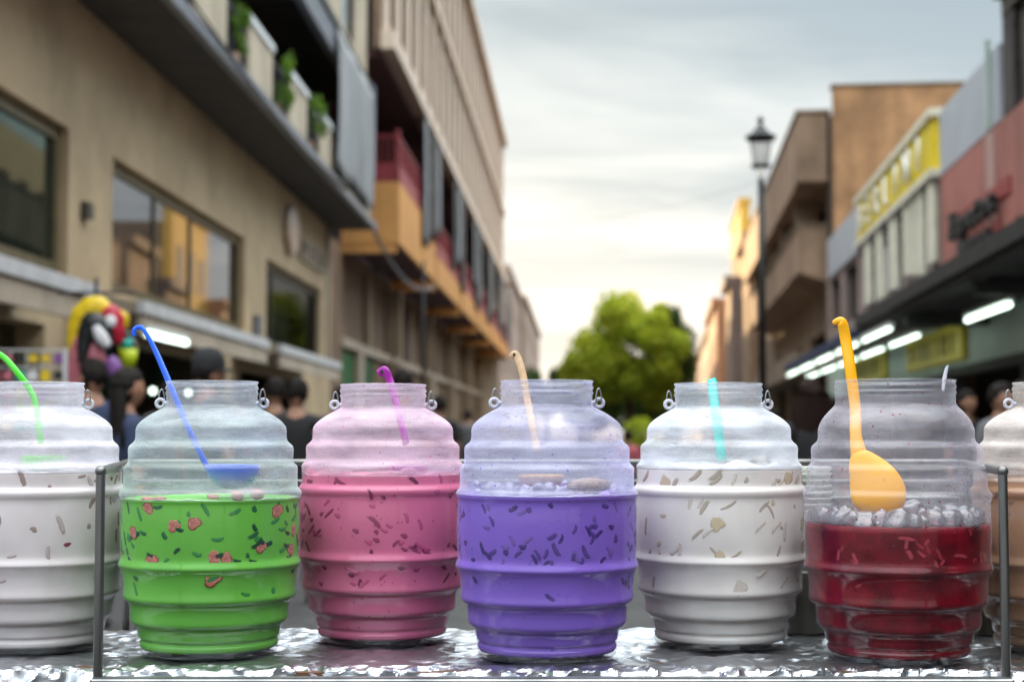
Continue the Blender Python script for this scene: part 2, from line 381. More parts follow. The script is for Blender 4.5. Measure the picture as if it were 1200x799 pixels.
# ------------------------------------------------------------------ building helpers (frame coordinates: x right, y along street)
class Bld:
    def __init__(s, fr, name, label, cat, x, y, z=0, group=None):
        s.fr = fr; s.b = Vector((x, y, z)); s.o = empty(name, label, cat, fr.w(x, y, z), fr.rz, group)
    def loc(s, x, y, z): return Vector((x, y, z)) - s.b
    def box(s, name, x0, x1, y0, y1, z0, z1, m, label=None, parent=None, off=None):
        c = Vector(((x0 + x1) / 2, (y0 + y1) / 2, (z0 + z1) / 2)); a = MB()
        hx, hy, hz = abs(x1 - x0) / 2, abs(y1 - y0) / 2, abs(z1 - z0) / 2
        a.box(-hx, hx, -hy, hy, -hz, hz)
        o = a.build(name, m, parent or s.o, loc=s.loc(*c) if parent is None else s.loc(*c) - parent.location)
        if label: o['label'] = label
        return o
    def rep(s, name, me, pts, parent=None):
        r = []
        for p in pts: r.append(link(name, me, parent or s.o, s.loc(*p) if parent is None else s.loc(*p) - parent.location))
        return r
    def mb(s, name, a, m, label=None, smooth=False):
        a.v = [tuple(Vector(v) - s.b) for v in a.v]
        o = a.build(name, m, s.o, smooth)
        if label: o['label'] = label
        return o
    def wall(s, name, x0, x1, y0, y1, z0, z1, holes, m, label=None):
        """wall slab with rectangular openings (ya,yb,za,zb)"""
        ys = sorted({y0, y1, *[h[0] for h in holes], *[h[1] for h in holes]}); zs = sorted({z0, z1, *[h[2] for h in holes], *[h[3] for h in holes]})
        ys = [y for y in ys if y0 <= y <= y1]; zs = [z for z in zs if z0 <= z <= z1]
        idx = {}; a = MB()
        def V(x, y, z):
            k = (x, y, z)
            if k not in idx: idx[k] = len(a.v); a.v.append(k)
            return idx[k]
        def solid(i, j):
            if i < 0 or j < 0 or i >= len(ys) - 1 or j >= len(zs) - 1: return False
            cy_, cz_ = (ys[i] + ys[i + 1]) / 2, (zs[j] + zs[j + 1]) / 2
            return not any(h[0] < cy_ < h[1] and h[2] < cz_ < h[3] for h in holes)
        def q(*vs): a.f.append(tuple(V(*v) for v in vs)); a.m.append(0)
        for i in range(len(ys) - 1):
            for j in range(len(zs) - 1):
                if not solid(i, j): continue
                ya, yb, za, zb = ys[i], ys[i + 1], zs[j], zs[j + 1]
                q((x1, ya, za), (x1, yb, za), (x1, yb, zb), (x1, ya, zb)); q((x0, ya, za), (x0, ya, zb), (x0, yb, zb), (x0, yb, za))
                if not solid(i - 1, j): q((x0, ya, za), (x1, ya, za), (x1, ya, zb), (x0, ya, zb))
                if not solid(i + 1, j): q((x0, yb, za), (x0, yb, zb), (x1, yb, zb), (x1, yb, za))
                if not solid(i, j - 1): q((x0, ya, za), (x0, yb, za), (x1, yb, za), (x1, ya, za))
                if not solid(i, j + 1): q((x0, ya, zb), (x1, ya, zb), (x1, yb, zb), (x0, yb, zb))
        return s.mb(name, a, m, label)
    def window(s, x, y0, y1, z0, z1, side, fm, gm, mull=(), label=None, fw=.12, inset=.12):
        """side=+1: street is towards +x. frame with pane and mullions as sub-parts"""
        a = MB(); xi = x - side * inset; hx = .05
        cyy, czz = (y0 + y1) / 2, (z0 + z1) / 2
        for (ya, yb, za, zb) in ((y0, y1, z0, z0 + fw), (y0, y1, z1 - fw, z1), (y0, y0 + fw, z0 + fw, z1 - fw), (y1 - fw, y1, z0 + fw, z1 - fw)):
            a.box(-hx, hx, ya - cyy, yb - cyy, za - czz, zb - czz)
        w_ = a.build('window', fm, s.o, loc=s.loc(xi, cyy, czz))
        if label: w_['label'] = label
        ys = [y0 + fw] + list(mull) + [y1 - fw]
        for i in range(len(ys) - 1):
            s.box('pane', xi - .008, xi + .008, ys[i] + (.03 if i else .001), ys[i + 1] - (.03 if i < len(ys) - 2 else .001), z0 + fw + .001, z1 - fw - .001, gm, parent=w_)
        for yy in mull: s.box('mullion', xi - .04, xi + .04, yy - .029, yy + .029, z0 + fw + .001, z1 - fw - .001, fm, parent=w_)
        return w_
    def letters(s, txt, side, x, y_start, adv, z, h, m, wide=1.0, depth=.06, back=None, name='letter', bold=0):
        """letters on a wall; side=+1 wall faces +x (text runs to +y), -1 faces -x (text runs to -y)"""
        dr = 1 if side > 0 else -1
        R3 = Matrix(((0, 0, side), (dr, 0, 0), (0, 1, 0)))
        for i, ch in enumerate(txt):
            if ch == ' ': continue
            me = glyph(ch, depth, bold)
            o = bpy.data.objects.new(name, me); col.objects.link(o); o.parent = s.o
            if not me.materials: me.materials.append(m)
            o.material_slots[0].link = 'OBJECT'; o.material_slots[0].material = m
            o.matrix_basis = Matrix.Translation(s.loc(x, y_start + dr * adv * i, z)) @ R3.to_4x4() @ Matrix.Diagonal((h * wide, h, h, 1))
_gl = {}
def glyph(ch, depth, bold):
    k = (ch, depth, bold)
    if k in _gl: return _gl[k]
    c = bpy.data.curves.new('glyph', 'FONT'); c.body = ch; c.size = 1.37; c.extrude = depth; c.offset = bold; c.align_x = 'CENTER'; c.resolution_u = 3
    o = bpy.data.objects.new('glyph', c); col.objects.link(o)
    dg = bpy.context.evaluated_depsgraph_get(); me = bpy.data.meshes.new_from_object(o.evaluated_get(dg))
    me.name = 'glyph'; me.materials.clear()
    bpy.data.objects.remove(o); bpy.data.curves.remove(c)
    _gl[k] = me; return me

def unit_box(name, dx, dy, dz, m):
    a = MB(); a.box(-dx / 2, dx / 2, -dy / 2, dy / 2, -dz / 2, dz / 2); return a.mesh(name, m)

# ================================================================== LEFT: beige building with roof terrace (street wall at x=-6)
B = Bld(LF, 'terrace_building', 'long beige building with dark windows, canopies and a terrace, left foreground', 'building', -6, 8)
WX = -6.0
wins = [(9.0, 19.2, 3.1, 4.93), (21.15, 30.3, 3.1, 4.93), (32.6, 40.3, 2.98, 4.8)]
shops = [(8.6, 18.4, .13, 2.45), (20.2, 28.6, .13, 2.45), (30.0, 37.6, .13, 2.4)]
holes = wins + shops
B.wall('wall', WX - .35, WX, 8, 42, .13, 6.62, holes, M['beige'])
for i, (a_, b_, c_, d_) in enumerate(wins):
    B.window(WX, a_, b_, c_, d_, 1, M['olive_frame'] if i < 2 else M['dark_frame'], [M['glass_green'], M['glass'], M['glass_blind']][i],
             mull=[(14.2,), (23.9, 26.3), (33.9,)][i], fw=.16, inset=.16, label=['bottle-green glazed window beside the yellow toys', 'wide dark window with golden reflections', 'grey window with pale vertical blinds'][i])
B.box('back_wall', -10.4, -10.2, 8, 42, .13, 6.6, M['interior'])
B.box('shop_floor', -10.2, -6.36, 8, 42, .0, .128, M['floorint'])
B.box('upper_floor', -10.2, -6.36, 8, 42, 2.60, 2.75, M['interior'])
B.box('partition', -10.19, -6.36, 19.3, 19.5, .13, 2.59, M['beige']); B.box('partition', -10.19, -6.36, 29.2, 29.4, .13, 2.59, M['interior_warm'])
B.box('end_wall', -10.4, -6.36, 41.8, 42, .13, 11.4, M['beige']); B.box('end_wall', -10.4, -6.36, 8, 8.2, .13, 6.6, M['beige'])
blind = unit_box('blind_slat', .03, .34, 1.62, M['canvas'])
B.rep('blind_slat', blind, [(-6.75, 33.2 + .52 * k, 3.9) for k in range(13)]); M['blind'] = mat('pale_blind', (.75, .76, .77), .6); blind.materials[0] = M['blind']
# lighting inside seen through the first windows
for (x_, y_, z_) in ((-8.6, 16.6, 4.55), (-8.4, 24.6, 3.95)):
    B.box('ceiling_lamp', x_ - .1, x_ + .1, y_ - .8, y_ + .8, z_, z_ + .05, M['tube_warm'])
# canopies above the shopfronts
for (y0, y1) in ((8, 17.3), (19.3, 27.8), (29.2, 37.2)):
    a = MB(); zf, zb_ = 2.66, 2.56
    vs = [(-5.15, y0, zf), (-5.15, y1, zf), (-5.999, y1, zb_), (-5.999, y0, zb_), (-5.15, y0, zf + .13), (-5.15, y1, zf + .13), (-5.999, y1, 2.98), (-5.999, y0, 2.98)]
    a.add(vs, [(3, 2, 1, 0), (4, 5, 6, 7), (0, 1, 5, 4), (1, 2, 6, 5), (2, 3, 7, 6), (3, 0, 4, 7)])
    B.mb('canopy', a, M['canopy'])
    B.box('canopy_fascia', -5.147, -5.09, y0, y1, zf - .27, zf - .008, M['canopy'])
    B.box('canopy_edge', -5.147, -5.05, y0 - .05, y1 + .05, zf - .005, zf + .15, M['white_edge'])
# terrace slab with its dark soffit and grey metal lip
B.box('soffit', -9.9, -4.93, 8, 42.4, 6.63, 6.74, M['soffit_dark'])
B.box('slab_lip', -4.927, -4.80, 8, 42.45, 6.60, 6.80, M['lip_grey'])
pstart = 19.5 - 3.85 * 3
ye = 8.1
piers = []
for k in range(7):
    o0 = pstart + 3.85 * k; o1 = o0 + 1.75
    piers.append((ye, max(o0, ye + .1))); 
    if o1 < 34:
        bar = unit_box('railing_bar', .03, .03, .92, M['rail_dark']) if k == 0 else bar
        if k >= 3: B.rep('railing_bar', bar, [(-4.98, o0 + .12 + .15 * q, 7.23) for q in range(11)])
        else:
            a = MB()
            for q in range(11): a.box(-4.995, -4.965, o0 + .105 + .15 * q, o0 + .135 + .15 * q, 6.77, 7.69)
            B.mb('railing', a, M['rail_dark'])
        B.box('rail', -5.0, -4.96, o0 + .002, o1 - .002, 7.70, 7.75, M['rail_dark'])
    ye = o1
piers.append((ye, 41.9))
for (y0, y1) in piers:
    if y1 - y0 > .3:
        B.box('parapet_pier', -5.12, -4.93, y0, y1, 6.745, 7.80, M['beige_light'])
        B.box('parapet_cap', -5.16, -4.89, y0 - .03, y1 + .03, 7.803, 7.93, M['cap_white'])
B.box('terrace_back_wall', -9.9, -9.7, 8, 41.7, 6.745, 9.9, M['interior'])
B.box('terrace_ceiling', -9.9, -5.0, 8, 41.7, 9.95, 10.1, M['interior'])
sl = unit_box('ceiling_slat', 4.4, .10, .14, M['slat']); B.rep('ceiling_slat', sl, [(-7.3, 20 + .62 * q, 9.87) for q in range(34)])
B.box('roof_beam', -5.05, -4.86, 8, 41.8, 9.55, 10.15, M['lip_grey'])
B.box('roof_edge', -5.2, -4.80, 8, 41.9, 10.153, 10.3, M['dark_frame'])
B.wall('upper_wall', -5.3, -5.06, 8, 42, 10.303, 13.2, [(14, 17, 10.8, 12.6), (22, 25, 10.8, 12.6), (30, 33, 10.8, 12.6), (37, 39.5, 10.9, 12.6)], M['beige_light'])
for (a_, b_) in ((14, 17), (22, 25), (30, 33)): B.window(-5.06, a_, b_, 10.8, 12.6, 1, M['dark_frame'], M['glass_dark'])
B.window(-5.06, 37, 39.5, 10.9, 12.6, 1, M['dark_frame'], M['glass_dark'])
B.box('upper_roof', -10, -5.31, 8, 42, 13.0, 13.2, M['beige'])
B.box('drain_pipe', -4.97, -4.79, 41.4, 41.75, 7.94, 10.4, M['blue_pipe'])
# oval emblem and lettering on the wall
a = MB(); a.lathe([(.001, 0), (.50, 0), (.56, .05), (.56, .12), (.50, .16), (.001, .17)], 28, M=Matrix.Translation((-5.99, 35.2, 5.72)) @ Matrix.Rotation(PI / 2, 4, 'Y') @ Matrix.Scale(1.25, 4, (0, 1, 0)))
M['emblem'] = mat('pale_emblem', (.62, .56, .52), .4, c2=(.50, .30, .18), scale=1.2)
B.mb('oval_emblem', a, M['emblem'])
M['grey_letter'] = mat('grey_letter', (.22, .18, .16), .4)
B.box('sign_backing', -5.998, -5.93, 36.5, 40.4, 5.24, 5.80, M['canopy'])
B.letters('DESSIO', 1, -5.92, 36.9, .62, 5.30, .46, M['grey_letter'], 1.1)

# canvas curtain hanging at the terrace end
def cloth(B_, x, y0, y1, z0, z1, m, amp=.06, nfold=7, bulge=0.0, name='canvas_curtain', parent=True):
    a = MB(); nu, nv = 40, 12; vs = []
    for sd in (0, 1):
        for i in range(nu + 1):
            for j in range(nv + 1):
                u, v = i / nu, j / nv
                fold = math.sin(u * nfold * 2 * PI + math.sin(v * 3) * .6) * amp * (.4 + .6 * (1 - v))
                vs.append((x + fold + bulge * math.sin(v * PI) - sd * .012, y0 + (y1 - y0) * u, z0 + (z1 - z0) * v - (1 - v) * .05 * math.sin(u * 9)))
    n0 = (nu + 1) * (nv + 1)
    for i in range(nu):
        for j in range(nv):
            q = (i * (nv + 1) + j, (i + 1) * (nv + 1) + j, (i + 1) * (nv + 1) + j + 1, i * (nv + 1) + j + 1)
            a.f.append(q); a.m.append(0); a.f.append(tuple(n0 + k for k in reversed(q))); a.m.append(0)
    rim = [i * (nv + 1) for i in range(nu + 1)] + [nu * (nv + 1) + j for j in range(1, nv + 1)] + [i * (nv + 1) + nv for i in range(nu - 1, -1, -1)] + list(range(nv - 1, 0, -1))
    for q in range(len(rim)):
        p, s = rim[q], rim[(q + 1) % len(rim)]; a.f.append((s, p, p + n0, s + n0)); a.m.append(0)
    a.v = vs
    return B_.mb(name, a, m, smooth=True)
cloth(B, -4.78, 34.4, 41.2, 7.0, 10.1, M['canvas'], .04, 3, .03)

# ================================================================== MIDDLE: building with orange balconies and cream upper facade
C = Bld(MF, 'balcony_building', 'tall cream building on orange balconies, left side of the street', 'building', -6.8, 42.6)
LX = -6.8; S0, S1 = 42.7, 113.0
SB = [45.3 + 12.6 * k for k in range(6)]
hol = []
for k in range(6):
    y0 = SB[k]
    hol += [(y0 + .5, y0 + 5.4, 3.95, 6.2), (y0 + 6.4, y0 + 11.2, 3.95, 6.2)]
    hol += [(y0 + .3, y0 + 3.3, .6, 3.62), (y0 + 4.4, y0 + 8.0, .6, 3.62), (y0 + 8.8, y0 + 11.4, .13, 3.62)]
C.wall('lower_wall', LX - .3, LX, S0, S1, .13, 6.6, hol, M['brown_wall'])
for k in range(6):
    y0 = SB[k]; TB = 8.42 if k == 0 else 7.62; dR = TB - 8.42; yE = y0 + 11.3
    C.box('brick_panel', LX - .22, LX - .10, y0 + .501, y0 + 5.399, 3.951, 6.199, M['brick_brown']); C.box('brick_panel', LX - .22, LX - .10, y0 + 6.401, y0 + 11.199, 3.951, 6.199, M['brick_brown'])
    C.box('shutter', LX - .2, LX - .08, y0 + .301, y0 + 3.299, 1.0, 3.619, M['green_panel']); C.box('shutter', LX - .2, LX - .08, y0 + 4.401, y0 + 7.999, 1.0, 3.619, M['green_panel'] if k < 1 else M['tan_pillar'])
    C.box('shutter', LX - .2, LX - .08, y0 + 8.801, y0 + 11.399, .131, 3.619, M['brown_wall'])
    C.box('string_course', LX + .003, LX + .10, y0 + .05, y0 + 12.5, 3.66, 3.92, M['stone_pale'])
    C.box('pillar', LX + .003, LX + .45, y0 + 11.6, y0 + 12.3, .13, 3.655, M['tan_pillar']); C.box('pillar', LX + .003, LX + .45, y0 + 11.6, y0 + 12.3, 3.925, 6.3, M['tan_pillar'])
    C.box('pilaster', LX + .003, LX + .12, y0 + 5.5, y0 + 6.3, 3.925, 6.3, M['tan_pillar']); C.box('pilaster', LX + .003, LX + .12, y0 + 3.4, y0 + 4.3, .13, 3.655, M['stone_pale'])
    # the balcony: box with underside beam
    C.box('balcony_front', -5.22, -5.10, y0, y0 + 11.9, 6.62, TB, M['orange']); C.box('balcony_side', LX + .002, -5.222, y0, y0 + .12, 6.62, TB, M['orange'])
    C.box('balcony_side', LX + .002, -5.222, y0 + 11.78, y0 + 11.9, 6.62, TB, M['orange']); C.box('balcony_floor', LX + .002, -5.222, y0 + .122, y0 + 11.778, 6.70, 6.86, M['maroon'])
    C.box('balcony_beam', LX + .002, -5.2, y0 + .03, y0 + .28, 6.36, 6.617, M['orange'])
    C.box('railing_top', -5.2, -5.13, y0 + .02, y0 + 11.88, 9.72 + dR, 9.80 + dR, M['red_paint']); C.box('railing_top', LX + .002, -5.202, y0 + .02, y0 + .09, 9.72 + dR, 9.80 + dR, M['red_paint'])
    C.box('railing_panel', -5.19, -5.14, y0 + .02, y0 + 11.88, 8.43 + dR, 8.98 + dR, M['red_paint']); C.box('railing_panel', LX + .002, -5.192, y0 + .03, y0 + .08, 8.43 + dR, 8.98 + dR, M['red_paint'])
    C.box('railing_post', -5.22, -5.10, y0 - .01, y0 + .13, 8.425 + dR, 9.95 + dR, M['red_paint'])
    if k < 2:
        bal = unit_box('baluster', .045, .045, .735, M['red_paint']) if k == 0 else bal
        C.rep('baluster', bal, [(-5.165, y0 + .35 + .30 * q, 9.35 + dR) for q in range(38)] + [(LX + .12 + .19 * q, y0 + .055, 9.35 + dR) for q in range(8)])
    else:
        a = MB()
        for q in range(30): a.box(-5.19, -5.14, y0 + .4 + .38 * q, y0 + .45 + .38 * q, 8.985 + dR, 9.718 + dR)
        o = C.mb('balusters', a, M['red_paint']); o['kind'] = 'stuff'; o.name = 'railing_bars'
    for q, (ya, yb) in enumerate(((y0 + 6.3, y0 + 7.5), (y0 + 8.6, y0 + 10.4), (y0 + 11.1, y0 + 12.4))):
        cloth(C, -4.98, ya, yb, 7.4 + .5 * ((k + q) % 3), 11.7, M['canvas_dark'] if (q + k) % 2 else M['canvas'], .07, 3, name='hanging_blind')
C.box('recess_back', -8.6, -8.4, S0, S1, 6.6, 11.6, M['maroon']); C.box('recess_end', -8.4, -6.82, S0, S0 + .2, 6.62, 11.6, M['interior'])
C.box('recess_soffit', -8.4, -5.3, S0, S1, 11.45, 11.62, M['maroon'])
C.box('recess_floor', -8.4, -7.12, S0, S1, 6.5, 6.68, M['interior'])
door_ = unit_box('balcony_door', .1, 1.6, 2.6, M['interior']); C.rep('balcony_door', door_, [(-8.34, 47 + 6.3 * q, 8.2) for q in range(11)])
# upper facade: two storeys of tall fins
FXX = -5.2
C.wall('upper_facade', FXX - .28, FXX - .10, S0 - .4, S1, 11.63, 22.0, [(S0 + 1.1 + 2.9 * q, S0 + 2.5 + 2.9 * q, 12.9, 15.9) for q in range(24)] + [(S0 + 1.1 + 2.9 * q, S0 + 2.5 + 2.9 * q, 17.9, 20.9) for q in range(24)], M['stone_panel'])
C.box('window_band', FXX - .9, FXX - .8, S0, S1, 12, 21.6, M['glass_dark'])
C.box('interior_wall', -12, -11.8, S0, S1, 6.6, 22, M['interior'])
finA = unit_box('facade_fin', .096, .95, 4.5, M['stone_fin']); finB = unit_box('facade_fin', .096, .95, 4.3, M['stone_fin'])
C.rep('facade_fin', finA, [(FXX - .05, S0 + .35 + 2.9 * q, 14.35) for q in range(25)])
C.rep('facade_fin', finB, [(FXX - .05, S0 + .35 + 2.9 * q, 19.45) for q in range(25)])
C.box('facade_beam', FXX - .097, FXX + .30, S0 - .4, S1, 11.60, 12.095, M['stone_fin']); C.box('facade_beam', FXX - .097, FXX + .16, S0 - .4, S1, 16.605, 16.95, M['stone_fin'])
C.box('facade_groove', FXX - .097, FXX + .03, S0 - .4, S1, 16.953, 17.25, M['dark_frame']); C.box('roof_coping', FXX - .097, FXX + .30, S0 - .4, S1, 21.605, 22.1, M['stone_fin'])
C.box('upper_flank', -12, FXX - .56, S0 - .4, S0 - .2, 10.31, 22.0, M['stone_pale']); C.box('roof', -12, FXX - .56, S0 - .19, S1, 21.8, 21.95, M['stone_pale'])
C.box('far_flank', -12, FXX - .33, S1 - .2, S1, .13, 21.79, M['stone_pale'])

# ================================================================== far left houses
def house(fr, label, side, x, y0, y1, h, m, depth=8, rows=2, cornice=True, win_h=1.8, step=3.2, name='town_house', group='far houses down the street'):
    """side=+1: street towards +x (left row)"""
    b = Bld(fr, name, label, 'house', x, y0)
    n = max(1, int((y1 - y0) / step)); hs = []
    for r_ in range(rows):
        z0 = 1.0 + r_ * (h - 1) / rows + .5
        for q in range(n):
            c = y0 + (q + .5) * (y1 - y0) / n; hs.append((c - .55, c + .55, z0, z0 + win_h))
    xa, xb = (x - .3, x) if side > 0 else (x, x + .3)
    b.wall('wall', xa, xb, y0, y1, .1, h, hs, m)
    for hh in hs: b.box('window', x - side * .22, x - side * .18, hh[0] + .001, hh[1] - .001, hh[2] + .001, hh[3] - .001, M['glass_dark'])
    x2 = x - side * depth; lo, hi = min(x2, x - side * .302), max(x2, x - side * .302)
    b.box('flank', lo, hi, y0, y0 + .25, .1, h, m); b.box('flank', lo, hi, y1 - .25, y1, .1, h, m); b.box('roof', lo, hi, y0 + .251, y1 - .251, h - .3, h - .1, m)
    b.box('back_wall', min(x2 - side * .002, x2 - side * .25), max(x2 - side * .002, x2 - side * .25), y0, y1, .1, h, m)
    if cornice: b.box('cornice', *((x + .003, x + .35) if side > 0 else (x - .35, x - .003)), y0, y1, h - .5, h + .05, m)
    return b
b = house(MF, 'stone house next after the cream facade, with a rooftop turret', 1, -6.1, 113.3, 140, 14.5, M['pink_stone'], 9, 3)
b.box('turret', -6.9, -5.7, 116, 121, 14.56, 16.2, M['brown_wall']); b.box('turret_cap', -7.1, -5.5, 115.8, 121.2, 16.203, 16.6, M['brown_wall'])
house(MF, 'tallest pale far house on the left of the street', 1, -6.2, 140.3, 176, 16.0, M['pink_stone'], 9, 3)
house(MF, 'last pale house at the left before the trees', 1, -5.8, 176.3, 250, 16.4, M['pink_stone'], 9, 3)

# ================================================================== RIGHT: old stone corner, red shop, yellow-sign shop
RX = 4.5
D = Bld(RF, 'red_front_shop', 'shop with faded red panel, black lettering and lit canopy, right foreground', 'shop', RX, -6)
D.box('red_panel', RX, RX + .25, -6, 26.2, 3.62, 5.35, M['red_panel']); D.box('panel_stripe', RX - .02, RX - .003, 21.9, 22.5, 3.63, 5.34, M['red_stripe'])
D.box('panel_stripe', RX - .02, RX - .003, 17.9, 18.4, 3.63, 5.34, M['red_glossy'])
D.letters('Zapatos', -1, RX - .10, 24.7, .50, 4.14, .40, M['black_letter'], 1.1, .12, bold=.03)
D.letters('Lunas', -1, RX - .10, 24.0, .50, 3.76, .34, M['black_letter'], 1.1, .12, bold=.03)
for (y_, z_, w_) in ((22.9, 4.42, 3.9), (22.9, 3.93, 2.6)):
    D.box('letter_rail', RX - .022, RX - .004, y_ - w_ / 2, y_ + w_ / 2, z_ - .12, z_ + .12, M['red_glossy'])
D.box('gutter', 3.14, 3.36, -6, 26.2, 2.80, 2.98, M['gutter']); D.box('gutter_lip', 3.08, 3.138, -6, 26.2, 2.88, 3.06, M['gutter'])
a = MB(); a.add([(3.361, -6, 2.86), (3.361, 26.2, 2.86), (4.498, 26.2, 2.86), (4.498, -6, 2.86), (3.361, -6, 2.98), (3.361, 26.2, 2.98), (4.498, 26.2, 3.6), (4.498, -6, 3.6)],
              [(3, 2, 1, 0), (4, 5, 6, 7), (0, 1, 5, 4), (1, 2, 6, 5), (2, 3, 7, 6), (3, 0, 4, 7)]); D.mb('canopy_roof', a, M['gutter'])
brk = unit_box('canopy_bracket', .07, .07, .18, M['gutter']); D.rep('canopy_bracket', brk, [(3.25, -5 + 2.2 * q, 3.075) for q in range(14)])
D.box('canopy_beam', 3.37, 4.49, 17.5, 17.75, 2.68, 2.857, M['canopy_dark']); D.box('canopy_beam', 3.37, 4.49, 22.5, 22.75, 2.68, 2.857, M['canopy_dark'])
D.box('back_wall', 8.6, 8.8, -6, 45, .1, 2.95, M['interior']); D.box('shop_floor', 4.5, 8.6, -6, 45, .0, .12, M['floorint']); D.box('shop_ceiling', 4.51, 8.6, -6, 45, 2.98, 3.1, M['mint'])
D.box('fascia', RX, RX + .2, -6, 26.2, 2.2, 2.855, M['mint']); D.box('fascia_edge', RX - .02, RX + .2, -6, 26.2, 2.06, 2.197, M['gutter'])
D.box('body', RX + .26, 9, -6, 26.2, 3.105, 5.3, M['red_panel'])
for y_ in (-5.8, 1.0, 8.2, 14.5, 20.5, 26.0): D.box('shop_pillar', RX + .01, RX + .3, y_ - .15, y_ + .15, .12, 2.055, M['gutter'])

E = Bld(RF, 'yellow_sign_shop', 'shop with yellow sign band, cream blinds and blue awning, right side', 'shop', RX, 26.3)
E.box('sign_panel', RX - .10, RX + .1, 26.4, 36.7, 5.52, 6.38, M['yellow_sign'])
E.box('sign_rail', RX - .16, RX + .1, 26.32, 36.8, 6.383, 6.52, M['cream_rail']); E.box('sign_rail', RX - .16, RX + .1, 26.32, 36.8, 5.38, 5.517, M['cream_rail'])
E.letters('BERLINI', -1, RX - .17, 35.6, 1.36, 5.66, .60, M['white_letter'], 1.25, .04)
E.box('grey_panel', RX - .05, RX + .1, 36.82, 43.9, 5.36, 6.42, M['grey_panel'])
E.wall('upper_wall', RX, RX + .25, 26.3, 44.6, 2.95, 5.37, [(30.5, 36.6, 3.95, 5.3), (37.5, 40.2, 3.9, 5.25), (41.2, 43.6, 3.9, 5.25)], M['mauve'])
for (a_, b_) in ((30.5, 36.6), (37.5, 40.2), (41.2, 43.6)):
    z0, z1 = (3.95, 5.3) if a_ < 37 else (3.9, 5.25)
    E.window(RX, a_, b_, z0, z1, -1, M['dark_frame'], M['glass_dark'], fw=.06, inset=.2)
vane = unit_box('blind_vane', .05, .75, 1.40, M['fin_cream']); vane2 = unit_box('blind_vane', .05, .45, 1.2, M['fin_cream'])
for y_, w_, z0_ in ((35.1, 1.0, 3.98), (33.2, .95, 3.92), (31.2, 1.0, 3.96), (29.5, .55, 4.05), (28.7, .40, 3.98), (27.9, .5, 3.9), (26.8, .6, 4.0)):
    E.box('blind_vane', RX - .09, RX - .02, y_ - w_ / 2, y_ + w_ / 2, z0_, 5.37, M['fin_cream'])
E.box('body', RX + .55, 9, 26.3, 44.6, 3.12, 5.3, M['interior'])
a = MB(); a.add([(3.05, 26.25, 2.74), (3.05, 40.5, 2.74), (4.498, 40.5, 3.35), (4.498, 26.25, 3.35), (3.05, 26.25, 2.84), (3.05, 40.5, 2.84), (4.498, 40.5, 3.45), (4.498, 26.25, 3.45)],
              [(3, 2, 1, 0), (4, 5, 6, 7), (0, 1, 5, 4), (1, 2, 6, 5), (2, 3, 7, 6), (3, 0, 4, 7)]); E.mb('awning', a, M['navy'])
E.box('awning_valance', 3.0, 3.047, 26.25, 40.5, 2.70, 2.86, M['navy'])
E.box('fascia', RX, RX + .2, 26.3, 44.6, 2.13, 2.945, M['mint']); E.box('fascia_edge', RX - .02, RX + .2, 26.3, 44.6, 2.0, 2.127, M['gutter'])
E.box('sign_panel', RX - .09, RX - .002, 24.1, 29.6, 2.28, 2.84, M['yellow_sign']); E.letters('BERLINI', -1, RX - .12, 28.9, .68, 2.40, .34, M['olive_letter'], 1.15, .04)
E.box('sign_panel', RX - .09, RX - .002, 32.6, 38.0, 2.28, 2.84, M['yellow_sign']); E.letters('BERLINI', -1, RX - .12, 37.3, .68, 2.40, .34, M['olive_letter'], 1.15, .04)
for y_ in (32.0, 38.5, 44.3): E.box('shop_pillar', RX + .01, RX + .3, y_ - .15, y_ + .15, .12, 1.997, M['gutter'])

# grey hoarding above the red shop, behind it the old stone house
G = Bld(RF, 'roof_hoarding', 'grey blue hoarding standing above the red shop front', 'hoarding', RX, 21.6, 5.36)
G.box('hoarding_panel', RX + .0, RX + .08, 22.2, 26.28, 5.38, 6.42, M['grey_panel']); G.box('hoarding_panel', RX + .0, RX + .08, 21.6, 22.12, 5.38, 6.42, M['grey_panel'])
G.box('hoarding_post', RX - .06, RX - .003, 22.1, 22.22, 5.36, 6.6, M['mint']); G.box('hoarding_frame', RX + .083, RX + .15, 21.6, 26.28, 5.37, 5.5, M['gutter'])
H = Bld(RF, 'old_stone_house', 'dark old stone house with sooty cornice at the upper right corner', 'house', RX, 8, 5.36)
H.box('wall', RX + .1, RX + 5, 8, 21.3, 5.36, 8.2, M['old_stone']); H.box('corner_pilaster', RX + .0, RX + .097, 20.7, 21.35, 5.37, 6.7, M['old_cornice'])
H.box('cornice', RX - .12, RX + .097, 8, 21.35, 6.95, 7.3, M['old_cornice']); H.box('cornice_lip', RX - .32, RX + .097, 8, 21.5, 7.303, 7.6, M['old_cornice']); H.box('frieze', RX - .02, RX + .097, 8, 21.3, 6.7, 6.947, M['old_stone'])
H.box('upper_storey', RX + .3, RX + 5, 8, 21.0, 8.203, 11.5, M['mauve'])

